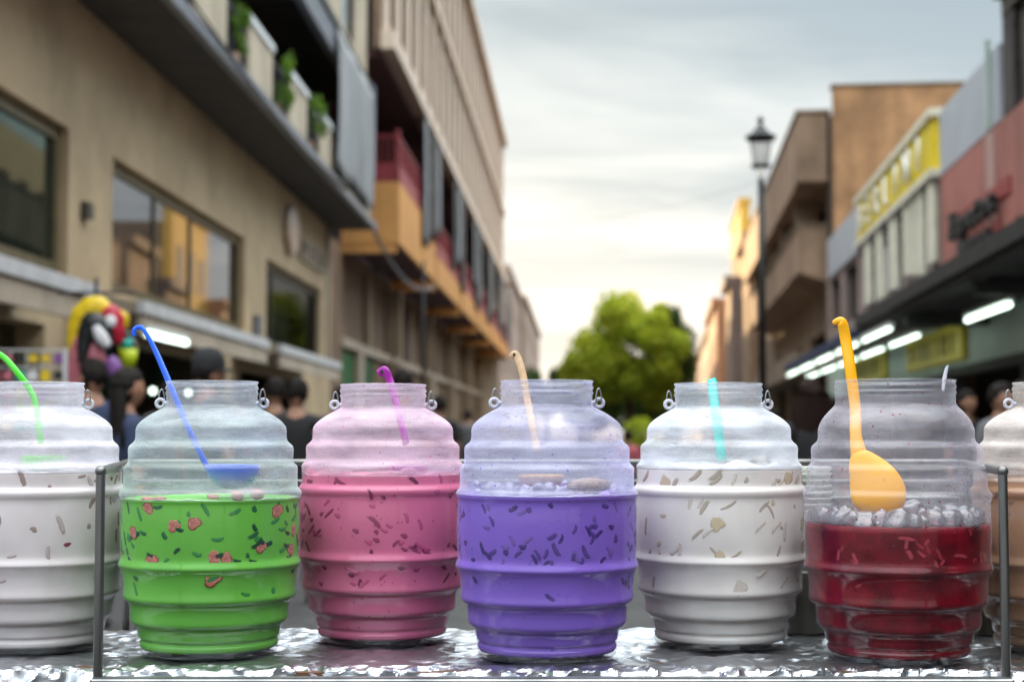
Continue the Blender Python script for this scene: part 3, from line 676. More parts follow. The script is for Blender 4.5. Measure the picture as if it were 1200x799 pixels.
# concrete building with box balconies
Cn = Bld(RF, 'concrete_building', 'brown concrete block with projecting box balconies and an orange end wall', 'building', 4.8, 45)
Cn.box('end_wall', 4.78, 12.5, 45.0, 45.4, .1, 10.95, M['stucco']); Cn.box('roof_coping', 4.72, 12.6, 44.95, 45.5, 10.953, 11.02, M['concrete'])
Cn.wall('street_wall', 4.8, 5.1, 45.41, 82, .1, 10.3, [(48 + 8 * q, 53 + 8 * q, 1.0, 4.2) for q in range(4)] + [(47.5 + 7 * q, 52 + 7 * q, 7.5, 8.3) for q in range(4)], M['concrete'])
Cn.box('roof', 5.11, 12.4, 45.41, 82, 10.1, 10.3, M['concrete']); Cn.box('back_wall', 12.0, 12.4, 45.41, 82, .1, 10.09, M['concrete'])
Cn.box('dark_room', 5.3, 5.4, 45.5, 82, .1, 10.05, M['interior'])
def planter(x0, x1, y0, y1, z0, z1, chf):
    a = MB()
    vs = [(x0, y0, z0 + chf * .2), (x1, y0, z0), (x1, y1, z0), (x0, y1, z0 + chf * .2), (x0, y0, z1), (x1, y0, z1), (x1, y1, z1), (x0, y1, z1)]
    a.add(vs, [(3, 2, 1, 0), (4, 5, 6, 7), (0, 1, 5, 4), (1, 2, 6, 5), (2, 3, 7, 6), (3, 0, 4, 7)]); return a
Cn.mb('box_balcony', planter(3.86, 4.795, 46, 78, 8.42, 10.42, 0), M['concrete_face']); Cn.box('balcony_coping', 3.80, 4.795, 45.95, 78.05, 10.423, 10.50, M['concrete'])
Cn.mb('box_balcony', planter(3.86, 4.795, 46.4, 72, 5.5, 7.15, 1.6), M['concrete_face']); Cn.box('balcony_coping', 3.80, 4.795, 46.35, 72.05, 7.153, 7.22, M['concrete'])
Cn.box('lower_ledge', 3.9, 4.795, 48, 74, 2.9, 3.6, M['concrete']); 
fin_ = unit_box('cross_wall', .7, .25, 1.19, M['concrete']); Cn.rep('cross_wall', fin_, [(4.43, 50 + 6 * q, 7.82) for q in range(5)])
Gd = Bld(RF, 'golden_house', 'narrow golden yellow house front lit by the low sun, beyond the concrete balconies', 'house', 4.2, 97.3)
Gd.box('wall', 4.62, 5.2, 97.3, 112, .1, 15.2, M['gold']); Gd.box('flank', 5.203, 10, 97.3, 112, .1, 14.2, M['concrete']); Gd.box('cornice', 4.5, 5.3, 97.25, 112, 15.203, 15.5, M['gold'])
for q in range(3): Gd.box('window', 4.57, 4.617, 99.5 + 4.5 * q, 101 + 4.5 * q, 10.5, 13, M['glass_dark'])
Tw = Bld(RF, 'added_rear_block', 'unseen tall brown block added behind the concrete building', 'building', 11, 80)  # hidden block added to darken the reflection in the wide left window
Tw.wall('wall', 11, 11.3, 80, 104, .1, 17.4, [(82 + 4 * q, 84 + 4 * q, 3 + 3.4 * r_, 4.8 + 3.4 * r_) for q in range(5) for r_ in range(4)], M['concrete']); Tw.box('core', 11.5, 20, 80, 104, .1, 17.2, M['concrete'])
house(RF, 'rust brown house between the concrete block and the mauve one', -1, 4.3, 82.3, 90, 11.5, M['concrete_face'], 6, 2)
house(RF, 'plain mauve house beyond the lamp post on the right', -1, 3.7, 90.3, 97, 10.0, M['mauve'], 6, 2)
house(RF, 'peach house next to the mauve one on the right', -1, 3.6, 112.3, 135, 10.6, M['peach'], 6, 2)
house(RF, 'cream house far down on the right', -1, 3.7, 135.3, 165, 10.0, M['cream'], 6, 2)
house(RF, 'last grey house on the right beside the trees', -1, 3.9, 165.3, 240, 10.0, M['mauve'], 6, 2)

# ------------------------------------------------------------------ fluorescent tubes
def tube(label, fr, x, y, z, ln, r=.035, group='lit tubes under the right-hand canopies', holder=True):
    root = empty('fluorescent_lamp', label, 'lamp', fr.w(x, y, z), fr.rz, group)
    a = MB(); a.tube([(0, -ln / 2, 0), (0, -ln / 2 + .02, 0), (0, ln / 2 - .02, 0), (0, ln / 2, 0)], [r * .6, r, r, r * .6], 14); a.build('tube', M['tube_light'], root, True)
    a = MB(); a.box(-.045, .045, -ln / 2 - .03, ln / 2 + .03, r + .012, r + .07); a.build('holder', M['tube_holder'], root)
    return root
tube('large glowing tube under the red shop canopy, nearest the photo edge', RF, 3.75, 18.9, 2.58, 2.5, .028)
tube('next glowing tube at the right photo edge, further out under the canopy', RF, 3.75, 14.3, 2.52, 2.3, .028)
for q, y_ in enumerate((9.6, 4.9, .2, -4.4)): tube('%s added unseen tube under the red shop canopy, lighting the jars' % ['fourth', 'third', 'second', 'nearest'][q], RF, 3.75, y_, 2.52, 2.3, .028)  # out-of-view tubes added to light the jars and give them highlights
ordn = ['first', 'second', 'third', 'fourth', 'fifth']
for q in range(5): tube('%s tube from the right in the upper lit row under the blue awning' % ordn[q], RF, 3.1, 23.7 + 3.85 * q, 2.61, 3.05, .02)
for q in range(5): tube('%s tube from the right in the lower lit row under the blue awning' % ordn[q], RF, 3.75, 25.4 + 3.9 * q, 2.62, 3.0, .02)
for q, (x_, y_) in enumerate(((6.2, 23.0), (6.4, 26.0), (6.0, 20.0))): tube('%s tube inside the right-hand shop, low behind the counter' % ['long', 'far', 'near'][q], RF, x_, y_, 2.05 + .1 * q, 1.8, .04)
tube('glowing tube above the shop stall by the yellow toys, left side', LF, -5.1, 20.6, 2.42, 2.2, .04, 'lit tubes on the left')
for q, (x_, y_, z_, lb) in enumerate(((-6.3, 24.6, 1.83, 'small round lamp right of the blue ladle'), (-6.3, 27.0, 1.86, 'small round lamp behind the blue ladle'), (-7.0, 28.2, 2.1, 'faint round lamp between toys and the capped man'), (-5.9, 14.2, 1.62, 'small amber lamp above the leftmost jar'))):
    a = MB(); a.blob((0, 0, 0), (.05, .05, .05), 12, 8)
    o = a.build('bulb', M['tube_light'] if q < 3 else M['tube_warm'], None, True, loc=LF.w(x_, y_, z_)); tag(o, lb, 'bulb', 'small shop bulbs')

# ------------------------------------------------------------------ lamp post
lp = P(893.5, 400, 21.4); LPO = empty('street_lamp', 'black cast iron street lamp with a glass lantern, right of the street', 'street lamp', (lp.x, lp.y, .13))
def lpart(name, prof, m, n=20, z=0, smooth=True):
    a = MB(); a.lathe(prof, n); return a.build(name, m, LPO, smooth, loc=(0, 0, z))
lpart('base', [(.0, 0), (.17, 0), (.17, .12), (.13, .2), (.13, .55), (.10, .62), (.085, .9), (.06, 1.0), (.001, 1.0)], M['post_black'])
lpart('pole', [(.001, 0), (.05, 0), (.045, 3.44), (.0005, 3.44)], M['post_black'], z=1.002)
Z = 4.445
lpart('collar', [(.001, 0), (.045, 0), (.03, .06), (.02, .08), (.001, .08)], M['post_black'], z=Z)
lpart('globe', [(.001, 0), (.05, .02), (.072, .07), (.05, .12), (.001, .13)], M['lamp_globe'], z=Z + .083)
lpart('lantern_ring', [(.001, 0), (.13, 0), (.14, .02), (.13, .04), (.001, .04)], M['post_black'], z=Z + .216)
a = MB(); a.tube([(0, 0, 0), (0, 0, .34)], .010, 8); a.build('rod', M['post_black'], LPO, True, loc=(0, 0, Z + .258))
for q in range(6):
    an = q * PI / 3; a = MB(); a.tube([(.10 * math.cos(an), .10 * math.sin(an), 0), (.148 * math.cos(an), .148 * math.sin(an), .335)], .005, 6); a.build('lantern_rib', M['post_black'], LPO, True, loc=(0, 0, Z + .258))
    an2 = an + PI / 3; a = MB(); k0, k1 = .098, .146
    a.add([(k0 * math.cos(an), k0 * math.sin(an), 0), (k0 * math.cos(an2), k0 * math.sin(an2), 0), (k1 * math.cos(an2), k1 * math.sin(an2), .33), (k1 * math.cos(an), k1 * math.sin(an), .33)], [(0, 1, 2, 3)]); a.build('lantern_pane', M['lamp_pane'], LPO, loc=(0, 0, Z + .26))
lpart('lantern_roof', [(.001, 0), (.20, 0), (.215, .05), (.17, .065), (.12, .11), (.07, .17), (.035, .205), (.02, .23), (.05, .27), (.055, .285), (.02, .30), (.015, .33), (.001, .335)], M['post_black'], 12, Z + .595, False)
a = MB(); a.box(-.06, .06, -.05, .05, -.16, .16); a.build('junction_box', M['post_black'], LPO, loc=(0, -.1, 1.5))

# thin mast standing by the left shops
a = MB(); a.tube([(0, 0, 0), (0, 0, 6.6)], .045, 10); o = a.build('utility_mast', M['rail_dark'], None, True, loc=MF.w(-4.95, 51, .13)); tag(o, 'thin dark utility mast in front of the balconies on the left', 'mast')

# cables across the street and down the facade
M['cable'] = mat('black_cable', (.03, .03, .03), .6)
def cable(label, p, q, sag, r=.012, m='cable'):
    a = MB(); p, q = Vector(p), Vector(q); pts = []
    for i in range(25):
        t = i / 24; v = p.lerp(q, t); v.z -= sag * 4 * t * (1 - t); pts.append(v - p)
    a.tube(pts, r, 6); o = a.build('overhead_cable', M[m], None, True, loc=p); tag(o, label, 'cable')
cable('lower thin cable crossing the sky behind the lamp', MF.w(-5.1, 80, 12.0), RF.w(4.0, 60, 10.8), .8, .006)
cable('pale hose sagging under the first orange balcony', LF.w(-4.8, 41, 6.6), MF.w(-5.2, 57.5, 6.5), .7, .05, 'lip_grey')
cable('grey cable hanging along the terrace lip', LF.w(-4.77, 20, 6.9), LF.w(-4.77, 36, 6.75), .25, .02)

# ------------------------------------------------------------------ trees and plants
def leafmat(name, c, c2):
    m = bpy.data.materials.new(name); m.use_nodes = True; t = m.node_tree; n, l = t.nodes.new, t.links.new
    b = t.nodes['Principled BSDF']; b.inputs['Roughness'].default_value = .55
    g_ = n('ShaderNodeNewGeometry'); r = n('ShaderNodeValToRGB'); r.color_ramp.elements[0].color = (*c, 1); r.color_ramp.elements[1].color = (*c2, 1)
    l(g_.outputs['Random Per Island'], r.inputs[0]); l(r.outputs[0], b.inputs['Base Color'])
    tl = n('ShaderNodeBsdfTranslucent'); l(r.outputs[0], tl.inputs[0]); mx = n('ShaderNodeMixShader'); mx.inputs[0].default_value = .6
    o = t.nodes['Material Output']; l(b.outputs[0], mx.inputs[1]); l(tl.outputs[0], mx.inputs[2]); l(mx.outputs[0], o.inputs[0]); return m
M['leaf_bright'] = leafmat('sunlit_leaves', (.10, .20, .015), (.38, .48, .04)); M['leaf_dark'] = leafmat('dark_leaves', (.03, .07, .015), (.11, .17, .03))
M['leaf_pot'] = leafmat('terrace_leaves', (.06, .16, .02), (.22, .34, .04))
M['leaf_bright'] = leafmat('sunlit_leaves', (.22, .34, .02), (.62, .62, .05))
M['bark'] = mat('tree_bark', (.07, .045, .03), .9, var=.4, scale=6, stretch=(3, 3, .5), bump=.6)
def leaves(a, c, r, n, s, rn, lumps=14, squash=1.0):
    """leaf-sized faces in clumps spread through the crown volume"""
    cl = []
    for _ in range(lumps):
        while True:
            d = Vector((rn.uniform(-1, 1), rn.uniform(-1, 1), rn.uniform(-1, 1)))
            if .1 < d.length < 1: break
        d = d.normalized() * (d.length ** .5)
        cl.append((Vector((d.x * r[0] * .76, d.y * r[1] * .76, d.z * r[2] * .76)), rn.uniform(.13, .34) if lumps > 30 else rn.uniform(.2, .42)))
    for _ in range(n):
        cc, cr = rn.choice(cl); d = Vector((rn.gauss(0, 1), rn.gauss(0, 1), rn.gauss(0, 1))).normalized() * rn.random() ** .42
        p = Vector(c) + cc + Vector((d.x * r[0] * cr, d.y * r[1] * cr, d.z * r[2] * cr * squash))
        n1 = Vector((rn.gauss(0, 1), rn.gauss(0, 1), rn.gauss(0, 1))).normalized(); t1 = n1.orthogonal().normalized() * s * rn.uniform(.6, 1.3); t2 = n1.cross(t1).normalized() * s * .55 * rn.uniform(.6, 1.2)
        a.add([p - t1, p - t2 + n1 * s * .15, p + t1, p + t2 + n1 * s * .15], [(0, 1, 2, 3)])
def tree(label, loc, h, cz, r, n, s, m, seed, group=None, lumps=16):
    rn = random.Random(seed); root = empty('street_tree', label, 'tree', loc, 0, group); a = MB()
    tr = .028 * h; a.tube([(0, 0, 0), (.05, 0, cz * .3), (-.1, .05, cz * .62), (0, 0, cz)], [tr * 1.5, tr, tr * .85, tr * .6], 10); a.build('trunk', M['bark'], root, True)
    a = MB()
    for q in range(9):
        an = q * 2.4; e = Vector((math.cos(an) * r[0] * .6, math.sin(an) * r[1] * .6, cz + rn.uniform(-.1, .5) * r[2])); st = Vector((0, 0, cz * rn.uniform(.55, .85)))
        mid = st.lerp(e, .5) + Vector((0, 0, -.08 * r[2])); a.tube([st, mid, e], [tr * .5, tr * .3, tr * .1], 6)
    a.build('limb', M['bark'], root, True)
    a = MB(); leaves(a, (0, 0, cz), r, n, s, rn, lumps); a.build('crown', m, root); return root
def tp(px, y, d): p = P(px, y, d); return p
TD = 95.0
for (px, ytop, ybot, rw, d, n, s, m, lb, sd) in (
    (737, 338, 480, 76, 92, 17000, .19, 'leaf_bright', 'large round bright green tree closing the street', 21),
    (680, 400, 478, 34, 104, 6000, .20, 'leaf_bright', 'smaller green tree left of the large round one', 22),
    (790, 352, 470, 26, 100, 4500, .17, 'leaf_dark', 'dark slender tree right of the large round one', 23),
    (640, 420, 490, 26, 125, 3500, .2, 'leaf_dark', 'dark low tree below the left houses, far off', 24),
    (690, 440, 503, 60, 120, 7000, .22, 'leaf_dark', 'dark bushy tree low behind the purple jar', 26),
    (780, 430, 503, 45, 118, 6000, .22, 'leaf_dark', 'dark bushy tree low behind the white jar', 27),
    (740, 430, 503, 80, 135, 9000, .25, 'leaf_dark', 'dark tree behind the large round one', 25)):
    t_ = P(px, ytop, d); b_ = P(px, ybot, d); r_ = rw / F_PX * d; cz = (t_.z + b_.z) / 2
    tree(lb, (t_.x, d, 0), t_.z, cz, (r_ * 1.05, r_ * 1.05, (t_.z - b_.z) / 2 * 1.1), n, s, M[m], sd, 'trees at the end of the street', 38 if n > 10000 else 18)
bs = P(752, 489, 40); bush = empty('clipped_bush', 'light green rounded bush behind the purple and white jars', 'bush', (bs.x, 40, 0))
a = MB(); leaves(a, (0, 0, 1.05), (.62, .6, .52), 2600, .05, random.Random(4), 18); a.build('foliage', M['leaf_bright'], bush)
a = MB(); a.tube([(0, 0, 0), (0, 0, 1.1)], .05, 8); a.build('stem', M['bark'], bush, True)
for q, (y_, ww) in enumerate(((24.1, .8), (27.9, .75), (31.6, .8), (20.3, .7))):
    root = empty('terrace_plant', ['leafy plant trailing in the first gap of the terrace parapet', 'leafy plant in the middle gap of the terrace parapet', 'leafy plant in the far gap of the terrace parapet', 'leafy plant in the nearest gap of the terrace parapet'][q], 'plant', LF.w(-5.02, y_, 6.745), LF.rz, 'plants on the terrace')
    a = MB(); a.lathe([(.001, 0), (.12, 0), (.15, .3), (.13, .3), (.001, .28)], 16); a.build('pot', M['brown_wall'], root, True)
    a = MB(); leaves(a, (.16, 0, .75), (.26, ww * .8, .62), 420, .055, random.Random(40 + q), 10); a.build('foliage', M['leaf_pot'], root)

# small fittings on the facades
def conduit(B_, x, y, z0, z1, name='conduit'):
    a = MB(); a.tube([(x, y, z0), (x, y, z1)], .025, 8); B_.mb(name, a, M['lip_grey'], smooth=True)
conduit(B, -5.965, 41.2, 2.6, 6.6)
B.box('alarm_box', -5.998, -5.9, 19.7, 19.95, 3.9, 4.1, M['dark_frame']); B.box('meter_box', -5.998, -5.86, 31.1, 31.5, 3.0, 3.5, M['lip_grey'])
for k, (y_, z_) in enumerate(((52, 12.3), (63, 17.7), (77, 12.3), (90, 17.7))):
    pass
conduit(C, -6.74, 50.9, .2, 6.3); conduit(C, -6.74, 63.4, .2, 6.3)
a = MB(); a.tube([(4.46, 26.6, 3.5), (4.46, 34, 3.42), (4.46, 44, 3.55)], .014, 6); E.mb('wall_cable', a, M['rail_dark'])
a = MB(); a.tube([(4.70, 45.6, .2), (4.70, 45.6, 10.3)], .05, 8); Cn.mb('drain_pipe', a, M['gutter'])

# ================================================================== the drinks stall
TZ = 0.85                                             # top of the foil tray
def shell_mat(name, tint, level, up, low, speck=None):
    """thin cloudy plastic: mostly clear, filmed with residue above the drink, glossy"""
    m = bpy.data.materials.new(name); m.use_nodes = True; t = m.node_tree; t.nodes.clear()
    n, l = t.nodes.new, t.links.new
    def mth(op, a, b=None, cl=False):
        k = n('ShaderNodeMath'); k.operation = op; k.use_clamp = cl
        for i, v in enumerate((a, b)):
            if v is None: continue
            if isinstance(v, (int, float)): k.inputs[i].default_value = v
            else: l(v, k.inputs[i])
        return k.outputs[0]
    o = n('ShaderNodeOutputMaterial'); tcn = n('ShaderNodeTexCoord'); s = n('ShaderNodeSeparateXYZ'); l(tcn.outputs['Object'], s.inputs[0])
    tr = n('ShaderNodeBsdfTransparent'); tr.inputs[0].default_value = (.97, .97, .99, 1)
    df = n('ShaderNodeBsdfDiffuse'); tl = n('ShaderNodeBsdfTranslucent')
    nz_ = n('ShaderNodeTexNoise'); nz_.inputs['Scale'].default_value = 11; nz_.inputs['Detail'].default_value = 6
    mpn = n('ShaderNodeMapping'); mpn.inputs['Scale'].default_value = (1, 1, 4.5); mpn.inputs['Location'].default_value = (level * 91, level * 37, len(name)); l(tcn.outputs['Object'], mpn.inputs[0]); l(mpn.outputs[0], nz_.inputs[0])
    fine = n('ShaderNodeTexNoise'); fine.inputs['Scale'].default_value = 260; fine.inputs['Detail'].default_value = 3; l(tcn.outputs['Object'], fine.inputs[0])
    # residue colour
    base = n('ShaderNodeRGB'); base.outputs[0].default_value = (*tint, 1); colr = base.outputs[0]
    if speck:
        vo = n('ShaderNodeTexVoronoi'); vo.inputs['Scale'].default_value = 75; l(tcn.outputs['Object'], vo.inputs[0])
        sp = mth('LESS_THAN', vo.outputs['Distance'], .13); keep = mth('GREATER_THAN', nz_.outputs[0], .5)
        spk = mth('MULTIPLY', sp, keep)
        mxc = n('ShaderNodeMix'); mxc.data_type = 'RGBA'; l(spk, mxc.inputs['Factor']); l(colr, mxc.inputs['A']); mxc.inputs['B'].default_value = (*speck, 1); colr = mxc.outputs['Result']
    l(colr, df.inputs[0]); l(colr, tl.inputs[0])
    hz = n('ShaderNodeMixShader'); hz.inputs[0].default_value = .45; l(df.outputs[0], hz.inputs[1]); l(tl.outputs[0], hz.inputs[2])
    # film: above the level, modulated; strongest just above the drink
    up *= 1.12
    mr = n('ShaderNodeMapRange'); mr.inputs[1].default_value = level - .002; mr.inputs[2].default_value = level + .006; mr.inputs[3].default_value = low; mr.inputs[4].default_value = up; l(s.outputs[2], mr.inputs[0])
    cl = n('ShaderNodeMapRange'); cl.inputs[1].default_value = .32; cl.inputs[2].default_value = .68; cl.inputs[3].default_value = .5; cl.inputs[4].default_value = 1.35; l(nz_.outputs[0], cl.inputs[0])
    ff = n('ShaderNodeMapRange'); ff.inputs[1].default_value = .4; ff.inputs[2].default_value = .7; ff.inputs[3].default_value = .95; ff.inputs[4].default_value = 1.1; l(fine.outputs[0], ff.inputs[0])
    big = n('ShaderNodeTexNoise'); big.inputs['Scale'].default_value = 5; big.inputs['Detail'].default_value = 4; l(mpn.outputs[0], big.inputs[0])
    bg_ = n('ShaderNodeMapRange'); bg_.inputs[1].default_value = .38; bg_.inputs[2].default_value = .62; bg_.inputs[3].default_value = .62; bg_.inputs[4].default_value = 1.3; l(big.outputs[0], bg_.inputs[0])
    near = n('ShaderNodeMapRange'); near.inputs[1].default_value = level; near.inputs[2].default_value = level + .045; near.inputs[3].default_value = 1.25; near.inputs[4].default_value = 1.0; l(s.outputs[2], near.inputs[0])
    neck = n('ShaderNodeMapRange'); neck.inputs[1].default_value = .385; neck.inputs[2].default_value = .392; neck.inputs[3].default_value = 1.0; neck.inputs[4].default_value = .75; l(s.outputs[2], neck.inputs[0])
    fac = mth('MULTIPLY', mth('MULTIPLY', mth('MULTIPLY', mr.outputs[0], cl.outputs[0]), mth('MULTIPLY', mth('MULTIPLY', ff.outputs[0], bg_.outputs[0]), near.outputs[0])), neck.outputs[0])
    lw = n('ShaderNodeLayerWeight'); lw.inputs[0].default_value = .5
    edge = mth('MULTIPLY', mth('POWER', lw.outputs['Facing'], 4.0), .28)
    if speck: fac = mth('ADD', fac, mth('MULTIPLY', spk, .7))
    fac = mth('MINIMUM', mth('ADD', fac, edge), .93)
    m1 = n('ShaderNodeMixShader'); l(fac, m1.inputs[0]); l(tr.outputs[0], m1.inputs[1]); l(hz.outputs[0], m1.inputs[2])
    gl = n('ShaderNodeBsdfGlossy'); gl.inputs['Roughness'].default_value = .08; gl.inputs[0].default_value = (1, 1, 1, 1)
    bp = n('ShaderNodeBump'); bp.inputs['Strength'].default_value = .25; bp.inputs['Distance'].default_value = .002; l(nz_.outputs[0], bp.inputs['Height']); l(bp.outputs[0], gl.inputs['Normal'])
    gf = mth('ADD', mth('MULTIPLY', mth('POWER', lw.outputs['Facing'], 4.0), .16), .032, True)
    m2 = n('ShaderNodeMixShader'); l(gf, m2.inputs[0]); l(m1.outputs[0], m2.inputs[1]); l(gl.outputs[0], m2.inputs[2]); l(m2.outputs[0], o.inputs[0])
    return m

def milk_mat(name, c, var=.10, rough=.6, sub=.25, c2=None, scale=7):
    m = mat(name, c, rough, spec=.15, var=var, scale=scale, detail=3, sub=sub, c2=c2)
    return m

K = 1 / 740.0
PROF = [(0, 4), (45, 3), (66, 1), (75, 0), (79, 2), (80.5, 6), (81.5, 12), (80.3, 14.5), (80.5, 17), (82.5, 19), (83.5, 26), (85, 31.5), (90, 35), (92, 38), (92.6, 42),
        (92.6, 50), (94, 59), (99, 62.5), (101.2, 66), (100.8, 71), (100.2, 80), (101.5, 92), (104, 98.5), (106.6, 102), (106.6, 105), (105, 109), (103.8, 114),
        (104.6, 126), (105, 145), (104.6, 165), (103.8, 177), (105.4, 181), (106.6, 185), (106, 188.5), (103.2, 191.5), (101.6, 195), (101.6, 204), (101.4, 211),
        (102.0, 214.5), (101, 218), (97.5, 221), (96.2, 225), (96.4, 233), (96.6, 238), (95.4, 242), (91, 245.5), (88.6, 249), (88.2, 256), (88.2, 261), (86.8, 265.5),
        (82.5, 270.5), (76, 275.5), (68, 280.5), (60.5, 284.5), (56, 287), (54, 289.5), (53.4, 293)]
NECK = [(53.4, 293), (53.4, 301), (54.9, 303), (53.6, 305.5), (53.4, 307.5), (54.9, 309.5), (53.6, 312), (53.4, 315), (54.4, 316.2), (54.4, 317.6), (52.4, 317.6), (52.2, 314)]
PROF2 = [q for q in PROF if q[1] < 267] + [(84.5, 271), (80, 277), (74.5, 283), (70.5, 287), (68.6, 290), (68, 293)]
NECK2 = [(r + 14.6, z) for r, z in NECK]
def crom(pr, k=3):
    o = []
    for i in range(len(pr) - 1):
        p0, p1, p2, p3 = pr[max(i - 1, 0)], pr[i], pr[i + 1], pr[min(i + 2, len(pr) - 1)]
        for q in range(k):
            t = q / k
            o.append(tuple(.5 * ((2 * p1[a]) + (-p0[a] + p2[a]) * t + (2 * p0[a] - 5 * p1[a] + 4 * p2[a] - p3[a]) * t * t + (-p0[a] + 3 * p1[a] - 3 * p2[a] + p3[a]) * t ** 3) for a in (0, 1)))
    o.append(pr[-1]); return o
def soften(pr, n=3):
    pr = list(pr)
    for _ in range(n): pr = [pr[0]] + [((pr[i - 1][0] + 2 * pr[i][0] + pr[i + 1][0]) / 4, pr[i][1]) if pr[i][1] > 24 and pr[i][1] < 283 else pr[i] for i in range(1, len(pr) - 1)] + [pr[-1]]
    return pr
PR = [(max(r, 0) * K, z * K) for r, z in soften(crom(PROF))]
NK = [(r * K, z * K) for r, z in crom(NECK, 2)]
PR2 = [(max(r, 0) * K, z * K) for r, z in soften(crom(PROF2))]; NK2 = [(r * K, z * K) for r, z in crom(NECK2, 2)]
def rad_at(z):
    for i in range(len(PR) - 1):
        if PR[i][1] <= z <= PR[i + 1][1] and PR[i + 1][1] > PR[i][1]:
            t = (z - PR[i][1]) / (PR[i + 1][1] - PR[i][1]); return PR[i][0] + t * (PR[i + 1][0] - PR[i][0])
    return .1
def shell_mesh(name, m, wide=False):
    a = MB(); a.lathe([(max(r, 1e-4), z) for r, z in (PR2 if wide else PR)] + (NK2 if wide else NK)[1:], 112); return a.mesh(name, m, True)
M['wire'] = mat('galvanised_wire', (.35, .35, .36), .3, metal=.9)
def lug_mesh(m):
    a = MB(); a.tube([(.0064 * math.cos(q * PI / 12), 0, .0064 * math.sin(q * PI / 12)) for q in range(25)], .0029, 10, cap=False)
    a.tube([(-.006, 0, 0), (-.0125, 0, .0)], .0035, 8)
    return a.mesh('handle_lug', m, True)
def loop_mesh():
    a = MB(); pts = []
    for i in range(15):
        t = i / 14; ang = PI * t
        pts.append((math.sin(ang) * .006 * 0 + .001 - .0045 * math.cos(ang), -.006 + .003 * t, -.001 + .0235 * math.sin(ang) ** .8))
    a.tube(pts, .0012, 8); return a.mesh('wire_loop', M['wire'], True)
LOOP = loop_mesh()
M['lug'] = mat('cloudy_lug_plastic', (.52, .52, .58), .5, spec=.2)
LUG = lug_mesh(M['lug'])

def piece_mesh(kind, r, rn):
    """thin piece lying against the cylinder of the drink at theta=0, centre z=0; bulging a little out of the surface"""
    a = MB()
    if kind == 'strip':
        L_, W_ = rn.uniform(.014, .036), rn.uniform(.0055, .0095); nu, nv = 8, 4
    elif kind == 'chunk':
        L_, W_ = rn.uniform(.020, .032), rn.uniform(.018, .025); nu, nv = 8, 8
    else:
        L_, W_ = rn.uniform(.009, .016), rn.uniform(.007, .011); nu, nv = 4, 4
    bend = rn.uniform(-.14, .14) * L_; ang = rn.uniform(0, PI); ca, sa = math.cos(ang), math.sin(ang); vs = []
    for i in range(nu + 1):
        for j in range(nv + 1):
            u = i / nu * 2 - 1; v = j / nv * 2 - 1
            if kind == 'strip': du = u * L_ / 2; dv = v * W_ / 2 * (1 - .25 * u * u) + bend * (u * u - .4)
            else:
                wob = 1 + .10 * math.sin(3 * math.atan2(v, u) + ang * 5) + .06 * math.sin(5 * math.atan2(v, u) + ang * 9)
                du = u * math.sqrt(1 - v * v / 2) * L_ / 2 * wob; dv = v * math.sqrt(1 - u * u / 2) * W_ / 2 * wob
            edge = max(abs(u), abs(v)); bulge = .0001 if edge > .99 else .0005
            th = (du * ca - dv * sa) / r; z = du * sa + dv * ca; rr = r + bulge
            vs.append((rr * math.cos(th), rr * math.sin(th), z))
    fs = [(i * (nv + 1) + j, (i + 1) * (nv + 1) + j, (i + 1) * (nv + 1) + j + 1, i * (nv + 1) + j + 1) for i in range(nu) for j in range(nv)]
    inner = [1 if kind == 'chunk' and 0 < i < nu - 1 and 0 < j < nv - 1 else 0 for i in range(nu) for j in range(nv)]
    # back face so that the piece has a body inside the drink
    n0 = len(vs); back = [(v[0] * .965, v[1] * .965, v[2] * .9) for v in vs]; vs += back
    fs += [tuple(reversed([q + n0 for q in f])) for f in fs]
    rim = [i * (nv + 1) for i in range(nu + 1)] + [nu * (nv + 1) + j for j in range(1, nv + 1)] + [i * (nv + 1) + nv for i in range(nu - 1, -1, -1)] + list(range(nv - 1, 0, -1))
    for q in range(len(rim)):
        p, s_ = rim[q], rim[(q + 1) % len(rim)]; fs.append((s_, p, p + n0, s_ + n0))
    a.add(vs, fs); a.m[:len(inner)] = inner
    a.depth = [1 - max(abs(i / nu * 2 - 1), abs(j / nv * 2 - 1)) for i in range(nu + 1) for j in range(nv + 1)] + [0.0] * n0
    return a

